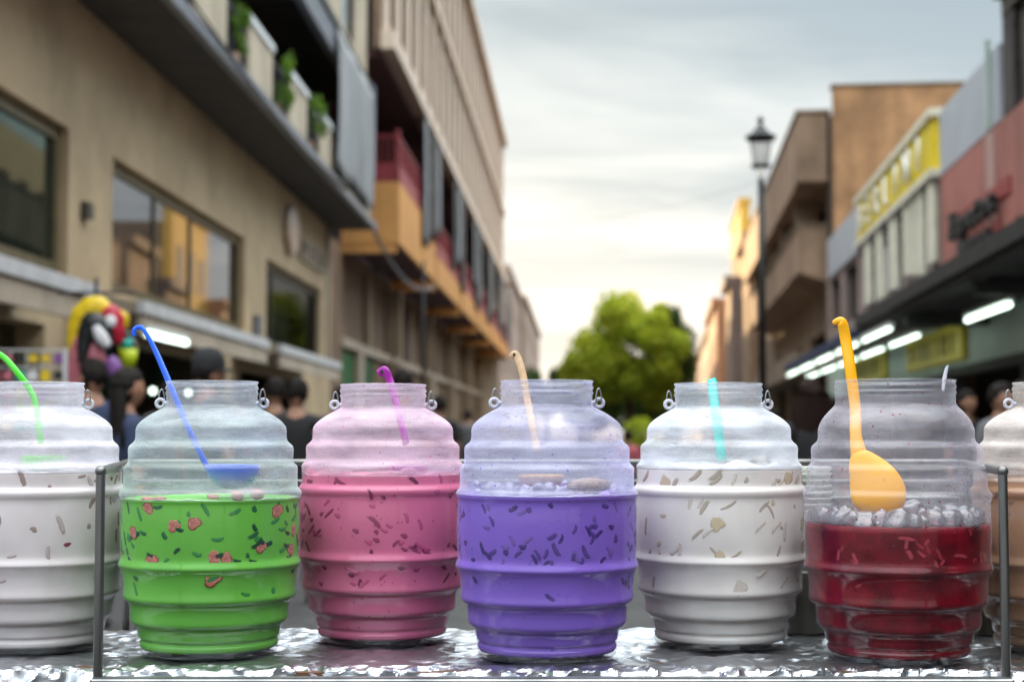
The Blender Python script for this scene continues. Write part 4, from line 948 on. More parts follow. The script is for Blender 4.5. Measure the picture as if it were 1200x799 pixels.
def make_jar(label, loc, level, tint, up, low, drink_m, pieces, drink_name='drink', speck=None, rough_top=.002, lugs=True, seed=1, scale=1.0, rz=0, surface=(), pz=(.145, None), drink_label=None, foam=None):
    rn = random.Random(seed)
    lv = level * K
    root = empty('drink_jar', label, 'drink jar', loc, rz, 'ribbed plastic jars of drinks in a row on the foil')
    root.scale = (scale,) * 3
    sm_ = shell_mat('cloudy_plastic_' + str(seed), tint, lv, up, low, speck)
    link('jar_body', shell_mesh('jar_body', sm_, not lugs), root)
    if lugs:
        lm = LUG
        for sd_ in (-1, 1):
            link('handle_lug', lm, root, (sd_ * 61.5 * K * 1.0, 0, 292 * K), (0, 0, 0 if sd_ > 0 else PI))
            link('wire_loop', LOOP, root, (sd_ * (61.5 * K - .002), 0, 292 * K), (0, 0, 0 if sd_ > 0 else PI))
    # drink: fills the jar to its level, uneven frothy top
    a = MB(); prof = [(.0008, .0092), (.1055, .0092)] + [(r - .0016, z + .0016) for r, z in PR if .009 < z and z + .0016 < lv - .003] + [(rad_at(lv) - .0017, lv - .0015)]
    n = 112; a.lathe(prof, n); base = (len(prof) - 1) * n; rr0 = prof[-1][0]
    rings = 14; prev = base
    for k in range(1, rings + 1):
        f = 1 - k / rings
        st = len(a.v)
        for q in range(n):
            an = q * 2 * PI / n; r_ = max(rr0 * f, .0006)
            a.v.append((r_ * math.cos(an), r_ * math.sin(an), lv + noise.noise(Vector((r_ * math.cos(an) * 45, r_ * math.sin(an) * 45, seed * 3.1))) * rough_top * min(1, (1 - f) * 5)))
        for q in range(n): a.f.append((prev + q, prev + (q + 1) % n, st + (q + 1) % n, st + q)); a.m.append(0)
        prev = st
    d = a.build(drink_name, drink_m, root, True)
    if foam:
        fb = MB(); nf = 220; hts = []
        for q in range(nf):
            an = q * 2 * PI / nf; v = Vector((math.cos(an) * 2.6, math.sin(an) * 2.6, seed * 1.7)); v2 = v * 3.1
            hts.append(max(.0008, foam[1] * (.55 + .9 * noise.noise(v) + .45 * noise.noise(v2))))
        for k, f_ in enumerate((0, .35, .7, 1.0)):
            for q in range(nf):
                an = q * 2 * PI / nf; z_ = lv - .001 + hts[q] * f_; r_ = rad_at(min(z_, .385)) - .0013 - (.003 if k == 3 else 0) - (.0006 if k == 2 else 0); fb.v.append((r_ * math.cos(an), r_ * math.sin(an), z_))
        for k in range(3):
            for q in range(nf): fb.f.append((k * nf + q, k * nf + (q + 1) % nf, (k + 1) * nf + (q + 1) % nf, (k + 1) * nf + q)); fb.m.append(0)
        fb.build('foam', foam[0], d, True)
    if drink_label: d['label'] = drink_label
    zt = pz[1] if pz[1] is not None else lv - .006
    for (name, kind, mats, count) in pieces:
        lib = [piece_mesh(kind, .14, rn) for _ in range(7)]
        meshes = {}
        for i in range(count):
            li = rn.randrange(7); mm = rn.choice(mats)
            key = (li, mm.name)
            if key not in meshes: meshes[key] = lib[li].mesh(name, [mm, mm.get('inner_mat') and bpy.data.materials[mm['inner_mat']] or mm], True); at_ = meshes[key].attributes.new('depth', 'FLOAT', 'POINT'); at_.data.foreach_set('value', lib[li].depth)
            z = rn.uniform(pz[0], zt) if i % 8 else rn.uniform(.1, pz[0]); rl = rad_at(z) - .0016
            if any(abs(z - b * K) < .010 for b in (104, 186, 216, 241)): z += .02; rl = rad_at(z) - .0016
            if z > zt + .001: z -= .03; rl = rad_at(z) - .0016
            th = rn.uniform(0, 2 * PI)
            o = link(name, meshes[key], d, (math.cos(th) * (rl - .14), math.sin(th) * (rl - .14), z), (0, 0, th))
    for (name, me, pts) in surface:
        for (px, py, pz_, rot, s_) in pts: link(name, me, d, (px, py, lv + pz_), rot, s_)
    return root

# positions: (centre px of the photo, distance in metres)
def jar_at(px, d): 
    p = P(px, 700, d); return (p.x, d, TZ)
white_ish = (.80, .80, .90)
M['milk_white'] = milk_mat('milky_white_drink', (.79, .735, .68))
M['milk_pale'] = milk_mat('pale_pinkish_drink', (.73, .66, .645))
M['milk_green'] = milk_mat('bright_green_drink', (.14, .46, .055), var=.08)
M['milk_pink'] = milk_mat('pink_drink', (.64, .15, .27), var=.08)
M['milk_purple'] = milk_mat('purple_drink', (.21, .11, .52), var=.08)
M['milk_brown'] = milk_mat('brown_chocolate_drink', (.36, .19, .10), var=.1)
M['red_drink'] = milk_mat('deep_red_drink', (.065, .0015, .005), rough=.3, sub=0, c2=(.19, .005, .014), scale=22)
def pm(n, c, soft=1.0, **k):
    # piece under a thin, thickening layer of the cloudy drink: fades towards its rim
    m = M[n] = mat(n, c, k.pop('rough', .5), spec=.15, **k); t = m.node_tree; b = t.nodes['Principled BSDF']; N_, L_ = t.nodes.new, t.links.new
    at = N_('ShaderNodeAttribute'); at.attribute_name = 'depth'; tc_ = N_('ShaderNodeTexCoord'); nn = N_('ShaderNodeTexNoise'); nn.inputs['Scale'].default_value = 120; L_(tc_.outputs['Object'], nn.inputs[0])
    ad = N_('ShaderNodeMath'); ad.operation = 'MULTIPLY_ADD'; L_(nn.outputs[0], ad.inputs[0]); ad.inputs[1].default_value = .5; L_(at.outputs['Fac'], ad.inputs[2])
    mr = N_('ShaderNodeMapRange'); mr.interpolation_type = 'SMOOTHSTEP'; mr.inputs[1].default_value = .22; mr.inputs[2].default_value = .22 + .55 * soft; mr.inputs[4].default_value = .92; L_(ad.outputs[0], mr.inputs[0])
    tr_ = N_('ShaderNodeBsdfTransparent'); mx = N_('ShaderNodeMixShader'); L_(mr.outputs[0], mx.inputs[0]); L_(tr_.outputs[0], mx.inputs[1]); L_(b.outputs[0], mx.inputs[2]); L_(mx.outputs[0], t.nodes['Material Output'].inputs[0]); return m
st_g = [pm('green_jelly', (.015, .12, .05)), pm('dark_green_jelly', (.008, .06, .03)), pm('soft_green_jelly', (.035, .24, .06))]
sb = [pm('strawberry_flesh', soft=.35, c=(.42, .12, .09), c2=(.62, .30, .22), scale=160, lo=.4, hi=.6), pm('strawberry_skin', soft=.35, c=(.20, .035, .03), c2=(.34, .09, .07), scale=200)]
st_p = [pm('dark_plum_jelly', (.17, .02, .07)), pm('soft_plum_jelly', (.30, .04, .11)), pm('faint_plum_jelly', (.50, .08, .19))]
st_v = [pm('dark_violet_jelly', (.05, .025, .17)), pm('soft_violet_jelly', (.08, .04, .24)), pm('faint_violet_jelly', (.16, .09, .38))]
st_w = [pm('cream_fruit', (.62, .50, .33)), pm('tan_fruit', (.48, .40, .32)), pm('faint_cream_fruit', (.68, .60, .52))]
st_l = [pm('brown_fruit', (.34, .24, .21)), pm('faint_brown_fruit', (.52, .42, .40)), pm('dark_red_fruit', (.25, .03, .06))]
st_b = [pm('dark_brown_jelly', (.12, .07, .06)), pm('soft_brown_jelly', (.25, .14, .09))]
st_r = [pm('light_red_fruit', (.34, .04, .06)), pm('soft_red_fruit', (.27, .02, .035))]
for q_ in sb: q_['inner_mat'] = sb[0].name
sb = [sb[1], sb[1], sb[0]]
def ice_material(name, c, tr):
    m = bpy.data.materials.new(name); m.use_nodes = True; t = m.node_tree; t.nodes.clear(); n, l = t.nodes.new, t.links.new
    o = n('ShaderNodeOutputMaterial'); tn = n('ShaderNodeBsdfTransparent'); tn.inputs[0].default_value = (.96, .93, .95, 1)
    df = n('ShaderNodeBsdfTranslucent'); df.inputs[0].default_value = (*c, 1); d2 = n('ShaderNodeBsdfDiffuse'); d2.inputs[0].default_value = (*c, 1)
    mm = n('ShaderNodeMixShader'); l(df.outputs[0], mm.inputs[1]); l(d2.outputs[0], mm.inputs[2])
    m1 = n('ShaderNodeMixShader'); m1.inputs[0].default_value = 1 - tr; l(tn.outputs[0], m1.inputs[1]); l(mm.outputs[0], m1.inputs[2])
    g_ = n('ShaderNodeBsdfGlossy'); g_.inputs['Roughness'].default_value = .06
    lw = n('ShaderNodeLayerWeight'); lw.inputs[0].default_value = .55
    m2 = n('ShaderNodeMixShader'); l(lw.outputs['Fresnel'], m2.inputs[0]); l(m1.outputs[0], m2.inputs[1]); l(g_.outputs[0], m2.inputs[2]); l(m2.outputs[0], o.inputs[0]); return m
M['ice'] = ice_material('clear_ice', (.85, .74, .80), .78)
def foam_mat(n_, c_, tr_): M[n_] = ice_material(n_, c_, tr_); return M[n_]
M['ice_violet'] = ice_material('violet_frosted_ice', (.60, .52, .92), .25)
M['froth'] = milk_mat('frothy_white', (.82, .84, .80), sub=.2)
def cube_ice(name, m, s=.013, seed=0):
    a = MB(); rn = random.Random(seed)
    ph = rn.random() * 9
    a.blob((0, 0, 0), (s, s, s * .85), 14, 10, f=lambda d: (1 / max((abs(d.x) ** 4 + abs(d.y) ** 4 + abs(d.z) ** 4) ** .25, .3)) * (1 + .14 * noise.noise(d * 1.6 + Vector((ph, 0, 0)))))
    return a.mesh(name, m, True)
ICE = cube_ice('ice_cube', M['ice'], .017); ICEV = cube_ice('ice_chunk', M['ice_violet'], .012, 3)
def scatter_ice(n, rmax, rn, s0=.7, s1=1.15, zz=.004, dmin=.019):
    out_ = []; pts = []
    tries = 0
    while len(out_) < n and tries < 4000:
        tries += 1
        a = rn.uniform(0, 2 * PI); r_ = rmax * math.sqrt(rn.random()) if len(out_) > n * .55 else rmax * rn.uniform(.9, 1)
        x_, y_ = r_ * math.cos(a), r_ * math.sin(a)
        if any((x_ - q[0]) ** 2 + (y_ - q[1]) ** 2 < dmin ** 2 for q in pts): continue
        pts.append((x_, y_)); s_ = rn.uniform(s0, s1)
        out_.append((x_, y_, zz + rn.uniform(-.003, .005), (rn.uniform(0, 3), rn.uniform(0, 3), rn.uniform(0, 3)), (s_, s_ * rn.uniform(.8, 1.2), s_ * rn.uniform(.7, 1))))
    return out_
rn = random.Random(5)
# the row, from left to right
J0 = make_jar('jar of pale pinkish milk drink at the left end, with a green ladle', jar_at(41, 2.60), 211, (.84, .82, .92), .46, .015, M['milk_pale'],
    [('fruit_piece', 'strip', st_l[:2], 60), ('fruit_bit', 'bit', st_l, 26)], seed=11, surface=(), foam=(foam_mat('pale_foam', (.86, .84, .90), .35), .012))
chunk = cube_ice('fruit_chunk', mat('strawberry_piece', (.40, .09, .08), .4, c2=(.62, .26, .2), scale=160), .0085, 9)
J1 = make_jar('jar of bright green drink with strawberry chunks and a blue ladle', jar_at(246, 2.54), 181, (.78, .82, .92), .30, .012, M['milk_green'],
    [('jelly_strip', 'strip', st_g, 110), ('strawberry_chunk', 'chunk', sb, 44), ('jelly_bit', 'bit', st_g, 30)], seed=12, foam=(foam_mat('green_white_foam', (.72, .86, .70), .5), .005),
    surface=[('strawberry_chunk', chunk, [(.062, -.112, .006, (0, .4, 0), (1, 1, 1)), (.088, -.09, .008, (.3, 0, 1), (1.1, 1, 1.1)), (-.078, -.1, .0, (.1, 0, 1), (1.1, 1, .6)), (-.056, -.116, .001, (0, 0, .2), (1.1, 1, .6)), (.02, -.09, .003, (0, 0, 2), (1.3, 1, .7))])])
J2 = make_jar('jar of pink drink with dark jelly bits and a magenta ladle', jar_at(448, 2.70), 205, (.86, .74, .87), .42, .015, M['milk_pink'],
    [('jelly_strip', 'strip', st_p, 84), ('jelly_bit', 'bit', st_p, 90)], seed=13, rough_top=.006, pz=(.12, None), speck=(.45, .10, .20), foam=(foam_mat('pink_foam', (.85, .42, .56), .3), .012))
ivs = []
for (dx, s_) in ((-.095, .7), (-.088, .9), (-.078, 1.1), (-.066, .8), (-.058, .95), (-.047, .7), (-.036, .9), (-.024, .8), (-.014, 1.1), (.0, 1.15), (.010, .8), (.022, .7)):
    ivs.append((dx, -math.sqrt(.121 ** 2 - dx * dx), .006, (rn.random() * 3, rn.random() * 3, rn.random() * 3), (s_, s_, s_ * .9)))
M['brown_jelly'] = mat('brown_speckled_jelly', (.40, .30, .27), .4, c2=(.22, .15, .13), scale=150)
slab = MB(); slab.blob((0, 0, 0), (.033, .022, .011), 20, 10, f=lambda d: 1 + .15 * noise.noise(d * 2.2)); slab = slab.mesh('jelly_slab', M['brown_jelly'], True)
J3 = make_jar('jar of purple drink with dark strips and a brown piece floating on top', jar_at(641, 2.50), 187, (.76, .78, .97), .32, .015, M['milk_purple'],
    [('jelly_strip', 'strip', st_v, 120), ('jelly_bit', 'bit', st_v, 44)], seed=14, speck=(.22, .14, .5), rough_top=.005, foam=(foam_mat('violet_foam', (.50, .42, .85), .3), .004),
    surface=[('ice_chunk', ICEV, ivs + scatter_ice(30, .118, rn, .6, 1.0, .002)), ('jelly_slab', slab, [(.062, -.098, .015, (.1, .0, .45), (1.1, .8, 1.1))])])
J4 = make_jar('jar of white milk drink with pale fruit pieces and a teal ladle', jar_at(843.5, 2.645), 214, (.78, .82, .90), .45, .015, M['milk_white'],
    [('fruit_piece', 'strip', st_w[1:], 80), ('fruit_chunk', 'chunk', st_w[::2], 26), ('fruit_bit', 'bit', st_w[:2], 34)], seed=15, rough_top=.004, foam=(foam_mat('white_foam', (.86, .86, .88), .25), .016))
J5 = make_jar('jar of dark red drink topped with ice, with a yellow ladle', jar_at(1052, 2.475), 154, (.76, .75, .86), .21, .006, M['red_drink'],
    [('fruit_strip', 'strip', st_r, 60)], seed=16, speck=(.30, .03, .10), lugs=False, surface=[('ice_cube', ICE, scatter_ice(64, .121, rn, .7, 1.2, .005, .018))])
J6 = make_jar('jar of brown chocolate drink at the right end, cut by the photo edge', jar_at(1246, 2.58), 200, (.86, .82, .80), .5, .08, M['milk_brown'],
    [('jelly_bit', 'bit', st_b, 60), ('jelly_strip', 'strip', st_b, 10)], seed=17, foam=(foam_mat('tan_foam', (.66, .46, .30), .3), .010))

# ------------------------------------------------------------------ ladles
def plastic(n, c, tr=.15):
    m = mat(n, c, .28, spec=.5, sub=.0); b = m.node_tree.nodes['Principled BSDF']; b.inputs['Transmission Weight'].default_value = 0
    return m
def ladle(label, m, pts, rads, bowl=None, hook=True, flat=(1, .45, (0, 1, 0)), hole=False, group='ladles in the jars', scoop=None):
    """pts: handle path in world space from the tip down to the bowl; bowl=(centre, rx, rz, tilt)"""
    o0 = Vector(pts[-1]); root = empty('ladle', label, 'ladle', o0, 0, group)
    a = MB(); pp = [Vector(p) - o0 for p in pts]
    # smooth the path
    sm = []
    for i in range(len(pp) - 1):
        p0, p1, p2, p3 = pp[max(i - 1, 0)], pp[i], pp[i + 1], pp[min(i + 2, len(pp) - 1)]
        for q in range(6):
            t = q / 6; sm.append((.5 * (2 * p1 + (p2 - p0) * t + (2 * p0 - 5 * p1 + 4 * p2 - p3) * t * t + (3 * p1 - p0 - 3 * p2 + p3) * t ** 3), rads[i] + (rads[i + 1] - rads[i]) * t))
    sm.append((pp[-1], rads[-1]))
    a.tube([p for p, _ in sm], [r for _, r in sm], 12, flat=flat)
    a.build('handle', m, root, True)
    if hole:
        h = MB(); p, r_ = sm[5]; q = sm[9][0]
        h.tube([p + Vector((0, -r_ * .5 - .0006, 0)), q + Vector((0, -r_ * .5 - .0006, 0))], r_ * .42, 10, flat=(1, .18, (0, 1, 0))); h.build('slot', M['black_letter'], root, True)
    if scoop:
        b = MB(); sp_, sr = scoop; sp_ = [Vector(q) - o0 for q in sp_]; sp_.append(sp_[-1] + (sp_[-1] - sp_[-2]) * .25); sr = list(sr) + [.004]
        b.tube(sp_, sr, 24, flat=(1, .36, (0, 1, 0))); ob = b.build('bowl', m, root, True); sb_ = ob.modifiers.new('s', 'SUBSURF'); sb_.levels = 2; sb_.render_levels = 2
    if bowl:
        c, rx, rz_, tilt = bowl; b = MB(); prof = []
        for i in range(11):
            th = PI / 2 * i / 10; prof.append((max(rx * math.sin(th), .0005), -rz_ * math.cos(th)))
        inner = [(max(r_ - .0022, .0004), z + .0022) for r_, z in prof[::-1]]; inner[0] = (rx - .0022, 0.0)
        b.lathe(prof + inner, 40, M=Matrix.Rotation(tilt[0], 4, 'X') @ Matrix.Rotation(tilt[1], 4, 'Y'))
        b.build('bowl', m, root, True, loc=Vector(c) - o0)
    return root
blue = plastic('blue_plastic', (.0, .10, .75)); yel = plastic('yellow_plastic', (.95, .43, .0)); grn = plastic('green_plastic', (.05, .52, .01))
mag = plastic('magenta_plastic', (.30, .01, .28)); teal = plastic('teal_plastic', (.0, .45, .40)); wht = plastic('clear_white_plastic', (.7, .7, .72))
ladle('blue ladle hooked at its tip, standing in the green drink jar', blue, [P(157.5, 394, 2.60), P(157, 387, 2.60), P(162, 383.5, 2.60), P(169, 387, 2.59), P(183, 413, 2.57), P(203, 460, 2.53), P(222, 505, 2.51), P(243, 548, 2.50)],
      [.0032, .0036, .004, .0042, .0058, .0066, .006, .006], (P(273, 545, 2.487), .043, .038, (R(-4), R(0))))
ladle('yellow ladle with a bent tip, dipped in the red drink jar', yel, [P(976, 379, 2.5), P(982, 376.5, 2.5), P(987, 379, 2.5), P(991, 398, 2.5), P(996, 430, 2.49), P(1002, 475, 2.48), P(1003, 510, 2.46), P(1007, 535, 2.45)],
      [.003, .006, .0085, .0092, .009, .0088, .0095, .014], None, hole=False, scoop=([P(1005, 528, 2.45), P(1010, 540, 2.445), P(1020, 555, 2.44), P(1028, 572, 2.435), P(1032, 588, 2.43), P(1033, 602, 2.43)], [.012, .024, .036, .044, .043, .028]))
ladle('green ladle leaning out of the leftmost jar', grn, [P(-14, 408, 2.66), P(-6, 412, 2.66), P(6, 420, 2.65), P(20, 436, 2.63), P(34, 455, 2.62), P(42, 475, 2.61), P(48, 520, 2.6)],
      [.004, .0045, .0052, .0056, .0056, .0056, .0056], (P(52, 534, 2.585), .036, .03, (0, 0)))
ladle('magenta ladle with a slotted end, standing in the pink drink jar', mag, [P(443, 438, 2.74), P(447, 436, 2.74), P(452, 436, 2.735), P(458, 450, 2.73), P(466, 480, 2.7), P(476, 520, 2.67)],
      [.006, .0085, .0098, .0085, .008, .008], (P(478, 545, 2.655), .034, .03, (0, 0)), hole=True)
M['wood'].node_tree.nodes['Principled BSDF'].inputs['Roughness'].default_value = .45
ladle('pale wooden ladle standing in the purple drink jar', M['wood'], [P(599, 419, 2.56), P(602, 415.5, 2.56), P(606, 418, 2.56), P(612, 436, 2.55), P(620, 480, 2.53), P(630, 530, 2.5)],
      [.004, .0062, .0066, .0062, .0062, .006], (P(634, 556, 2.49), .036, .03, (0, 0)), hole=True)
ladle('teal ladle standing in the white milk jar', teal, [P(834, 444.5, 2.7), P(834.5, 446, 2.7), P(835, 450, 2.69), P(837, 470, 2.67), P(841, 500, 2.65), P(846, 540, 2.64)],
      [.006, .0085, .009, .0088, .0085, .008], (P(850, 560, 2.63), .032, .02, (0, 0)))
ladle('small clear spoon tip sticking up behind the red drink jar', M['lug'], [P(1111, 428, 2.55), P(1109, 433, 2.55), P(1106.5, 445, 2.547), P(1105, 458, 2.542)], [.0012, .0028, .0034, .002], None)

# ------------------------------------------------------------------ tray, foil, frame, cart
XL, XR, YF, YB = -1.02, 1.10, 2.362, 2.86
cart = empty('street_cart', 'steel drinks cart under the row of jars, with a wooden tray board', 'cart', (0, (YF + YB) / 2, 0))
def cbox(name, x0, x1, y0, y1, z0, z1, m, parent, bev=.003):
    a = MB(); c = Vector(((x0 + x1) / 2, (y0 + y1) / 2, (z0 + z1) / 2)); a.box(x0 - c.x, x1 - c.x, y0 - c.y, y1 - c.y, z0 - c.z, z1 - c.z)
    o = a.build(name, m, parent, loc=c - parent.location)
    bm_ = bmesh.new(); bm_.from_mesh(o.data); bmesh.ops.bevel(bm_, geom=bm_.edges[:], offset=bev, segments=2, affect='EDGES'); bm_.to_mesh(o.data); bm_.free()
    return o
M['tray_board'] = M['board']
cbox('tray_board', XL, XR, YF, YB - .003, TZ - .030, TZ - .007, M['board'], cart)
cbox('cabinet', XL + .03, XR - .03, YF + .03, YB - .03, .25, TZ - .032, M['steel_dark'], cart, .01)
for x_ in (XL + .08, XR - .08):
    for y_ in (YF + .09, YB - .09):
        cbox('leg', x_ - .02, x_ + .02, y_ - .02, y_ + .02, .1, .248, M['steel_dark'], cart)
        w_ = MB(); w_.tube([(-.02, 0, 0), (.02, 0, 0)], .05, 20); w_.build('wheel', M['rail_dark'], cart, True, loc=Vector((x_, y_, .05)) - cart.location)
# crumpled foil: one draped sheet with a real thickness of edge fold
nx, ny = 620, 120
vs = []; 
def ridge(p, s): return 1 - abs(noise.noise(p * s)) * 2
for j in range(ny + 1):
    for i in range(nx + 1):
        x_ = XL - .02 + (XR - XL + .04) * i / nx
        t = j / ny
        over = .075                                   # length of foil folded over the front
        s_ = t * (YB - YF + over)                     # arc length from the fold end
        wav = noise.noise(Vector((x_ * 3.1, 0, 4))) * .02 + noise.noise(Vector((x_ * 11, 2, 4))) * .007
        fl = over + .0 + wav
        if s_ < fl:
            d = (fl - s_); y_ = YF - .010 - d * .30; z_ = TZ - d * (.34 + .35 * noise.noise(Vector((x_ * 5, 7, 1)))) - d * d * 3
        else:
            y_ = YF - .010 + (s_ - fl); z_ = TZ
        p = Vector((x_, y_ * 1.3, z_ * .5))
        flatk = 1.0
        h = (ridge(p, 13) - .55) * .0085 + (ridge(p + Vector((5, 1, 2)), 33) - .55) * .0050 + (ridge(p + Vector((3, 9, 2)), 75) - .5) * .0004
        if s_ >= fl + .03: 
            k = min(1, (s_ - fl - .03) / .05); h = h * (1 - .5 * k)
            h = min(h, .0012 * 1 + .001) 
        n_up = -.2 if s_ < fl else 0
        vs.append((x_, y_ + h * (-1.6 if s_ < fl + .01 else 0), z_ + (h if s_ >= fl else h * .5) - .0028))
fs = [(j * (nx + 1) + i, j * (nx + 1) + i + 1, (j + 1) * (nx + 1) + i + 1, (j + 1) * (nx + 1) + i) for j in range(ny) for i in range(nx)]
M['foil'] = mat('aluminium_foil', (.62, .64, .68), .30, metal=1, var=.06, scale=30, bump=.15, bscale=160, bdist=.001)
a = MB(); a.add(vs, fs); foil = a.build('aluminium_foil', M['foil'], None, False)
bmf = bmesh.new(); bmf.from_mesh(foil.data); bmesh.ops.recalc_face_normals(bmf, faces=bmf.faces[:]); bmf.to_mesh(foil.data); bmf.free()
tag(foil, 'crumpled aluminium foil sheet under the jars, folded over the tray edge', 'foil')
# steel frame round the jars
fr_ = empty('jar_rack', 'bare steel rod frame standing round the row of jars', 'rack', (0, YF, TZ))
FX0, FX1, FY0, FY1, FZ0, FZ1 = P(118, 560, 2.25).x, P(1175, 560, 2.25).x, 2.25, 2.875, TZ + .004, P(600, 552, 2.25).z
def rod(name, p, q, r_=.0068, sq=False, m='steel'):
    a = MB(); p, q = Vector(p), Vector(q); c = (p + q) / 2; a.tube([p - c, p - c + (q - p) * .01, q - c - (q - p) * .01, q - c], [r_ * .9, r_, r_, r_ * .9], 14)
    return a.build(name, M[m], fr_, True, loc=c - fr_.location)
for x_ in (FX0, FX1):
    rod('upright', (x_, FY0, FZ0 - .01), (x_, FY0, FZ1 - .002)); rod('upright', ((x_ - .113) if x_ < 0 else (x_ + .12), FY1, FZ0 - .03), ((x_ - .113) if x_ < 0 else (x_ + .12), FY1, FZ1 - .002))
    xb = (x_ - .113) if x_ < 0 else (x_ + .12)
    rod('side_rail', (x_, FY0, FZ1), (xb, FY1, FZ1), .0066)
    b_ = MB(); b_.blob((0, 0, 0), (.0082, .0082, .0082), 14, 10); b_.build('corner_joint', M['steel'], fr_, True, loc=Vector((x_, FY0, FZ1)) - fr_.location)
BX0, BX1 = FX0 - .113, FX1 + .12
rod('back_rail', (BX0, FY1, FZ1), (BX1, FY1, FZ1), .0066)
rod('back_rail', (BX0, FY1, FZ1 - .035), (BX1, FY1, FZ1 - .035), .005)
rod('back_rail', (BX0, FY1, FZ1 - .065), (BX1, FY1, FZ1 - .065), .005)
b_ = MB(); bx0, bx1 = FX0 - .01, FX1 + .01
b_.box(bx0, bx1, FY0 - .012, FY0 + .010, TZ - .024, TZ + .0045); o = b_.build('front_rail', M['steel_dark'], fr_, False, loc=-fr_.location)
bm_ = bmesh.new(); bm_.from_mesh(o.data); bmesh.ops.bevel(bm_, geom=bm_.edges[:], offset=.004, segments=3, affect='EDGES'); bm_.to_mesh(o.data); bm_.free()
# stacks of clear cups behind the jars
M['cup'] = ice_material('clear_cup_plastic', (.88, .92, .84), .12)
for n_ in M['cup'].node_tree.nodes:
    if n_.bl_idname == 'ShaderNodeLayerWeight': n_.inputs[0].default_value = .12
    if n_.bl_idname == 'ShaderNodeBsdfGlossy': n_.inputs['Roughness'].default_value = .25
def cup_stack(label, x_, y_, n, lab2=None):
    root = empty('cup_stack', label, 'cups', (x_, y_, TZ), 0, 'stacks of clear cups behind the jars')
    a = MB(); a.lathe([(.0005, .0), (.034, .0), (.037, .002), (.0465, .103), (.0495, .1045), (.0495, .1095), (.0465, .1095), (.036, .004)], 40); me = a.mesh('cup', M['cup'], True)
    for i in range(n): link('cup', me, root, (0, 0, .0105 * i), (0, 0, i * .7))
    return root
cup_stack('tall stack of clear plastic cups between the white and red jars', P(943, 700, 2.78).x, 2.78, 18)
cup_stack('short stack of clear plastic cups between the red and brown jars', P(1143, 700, 2.77).x, 2.77, 7)

# ================================================================== people
def skinned(name, verts, edges, radii, root=0, sub=1):
    me = bpy.data.meshes.new(name); me.from_pydata(verts, edges, [])
    o = bpy.data.objects.new(name, me); col.objects.link(o)
    o.modifiers.new('skin', 'SKIN')
    if not me.skin_vertices: me.skin_vertices.new() if hasattr(me.skin_vertices, 'new') else None
    sv_ = me.skin_vertices[0].data
    for i, r_ in enumerate(radii): sv_[i].radius = r_ if isinstance(r_, tuple) else (r_, r_); sv_[i].use_root = (i == root)
    s = o.modifiers.new('sub', 'SUBSURF'); s.levels = sub; s.render_levels = sub
    dg = bpy.context.evaluated_depsgraph_get(); ev = o.evaluated_get(dg); m2 = bpy.data.meshes.new_from_object(ev)
    bpy.data.objects.remove(o); bpy.data.meshes.remove(me); return m2
def merge_remesh(name, meshes, vox):
    bm_ = bmesh.new()
    for m_ in meshes: bm_.from_mesh(m_); bpy.data.meshes.remove(m_)
    me = bpy.data.meshes.new(name); bm_.to_mesh(me); bm_.free()
    o = bpy.data.objects.new(name, me); col.objects.link(o); r_ = o.modifiers.new('r', 'REMESH'); r_.mode = 'VOXEL'; r_.voxel_size = vox
    sm_ = o.modifiers.new('s', 'SMOOTH'); sm_.iterations = 2
    dg = bpy.context.evaluated_depsgraph_get(); m2 = bpy.data.meshes.new_from_object(o.evaluated_get(dg)); m2.name = name
    bpy.data.objects.remove(o); bpy.data.meshes.remove(me)
    m2.polygons.foreach_set('use_smooth', [True] * len(m2.polygons)); return m2
def head_f(d):
    # facing -Y: brow, eye sockets, nose, mouth, chin
    k = 1.0; f = -d.y
    if f > 0:
        k += .16 * math.exp(-((d.x / .13) ** 2 + ((d.z + .12) / .17) ** 2)) * f          # nose
        for sx in (-1, 1): k -= .07 * math.exp(-(((d.x - sx * .33) / .16) ** 2 + ((d.z - .08) / .13) ** 2)) * f
        k += .05 * math.exp(-((d.x / .22) ** 2 + ((d.z + .45) / .08) ** 2)) * f            # lips
        k += .10 * math.exp(-((d.x / .3) ** 2 + ((d.z + .82) / .2) ** 2)) * f              # chin
    if d.z < -.2: k *= 1 - .16 * abs(d.x) * (-d.z)
    return k
_bod = {}
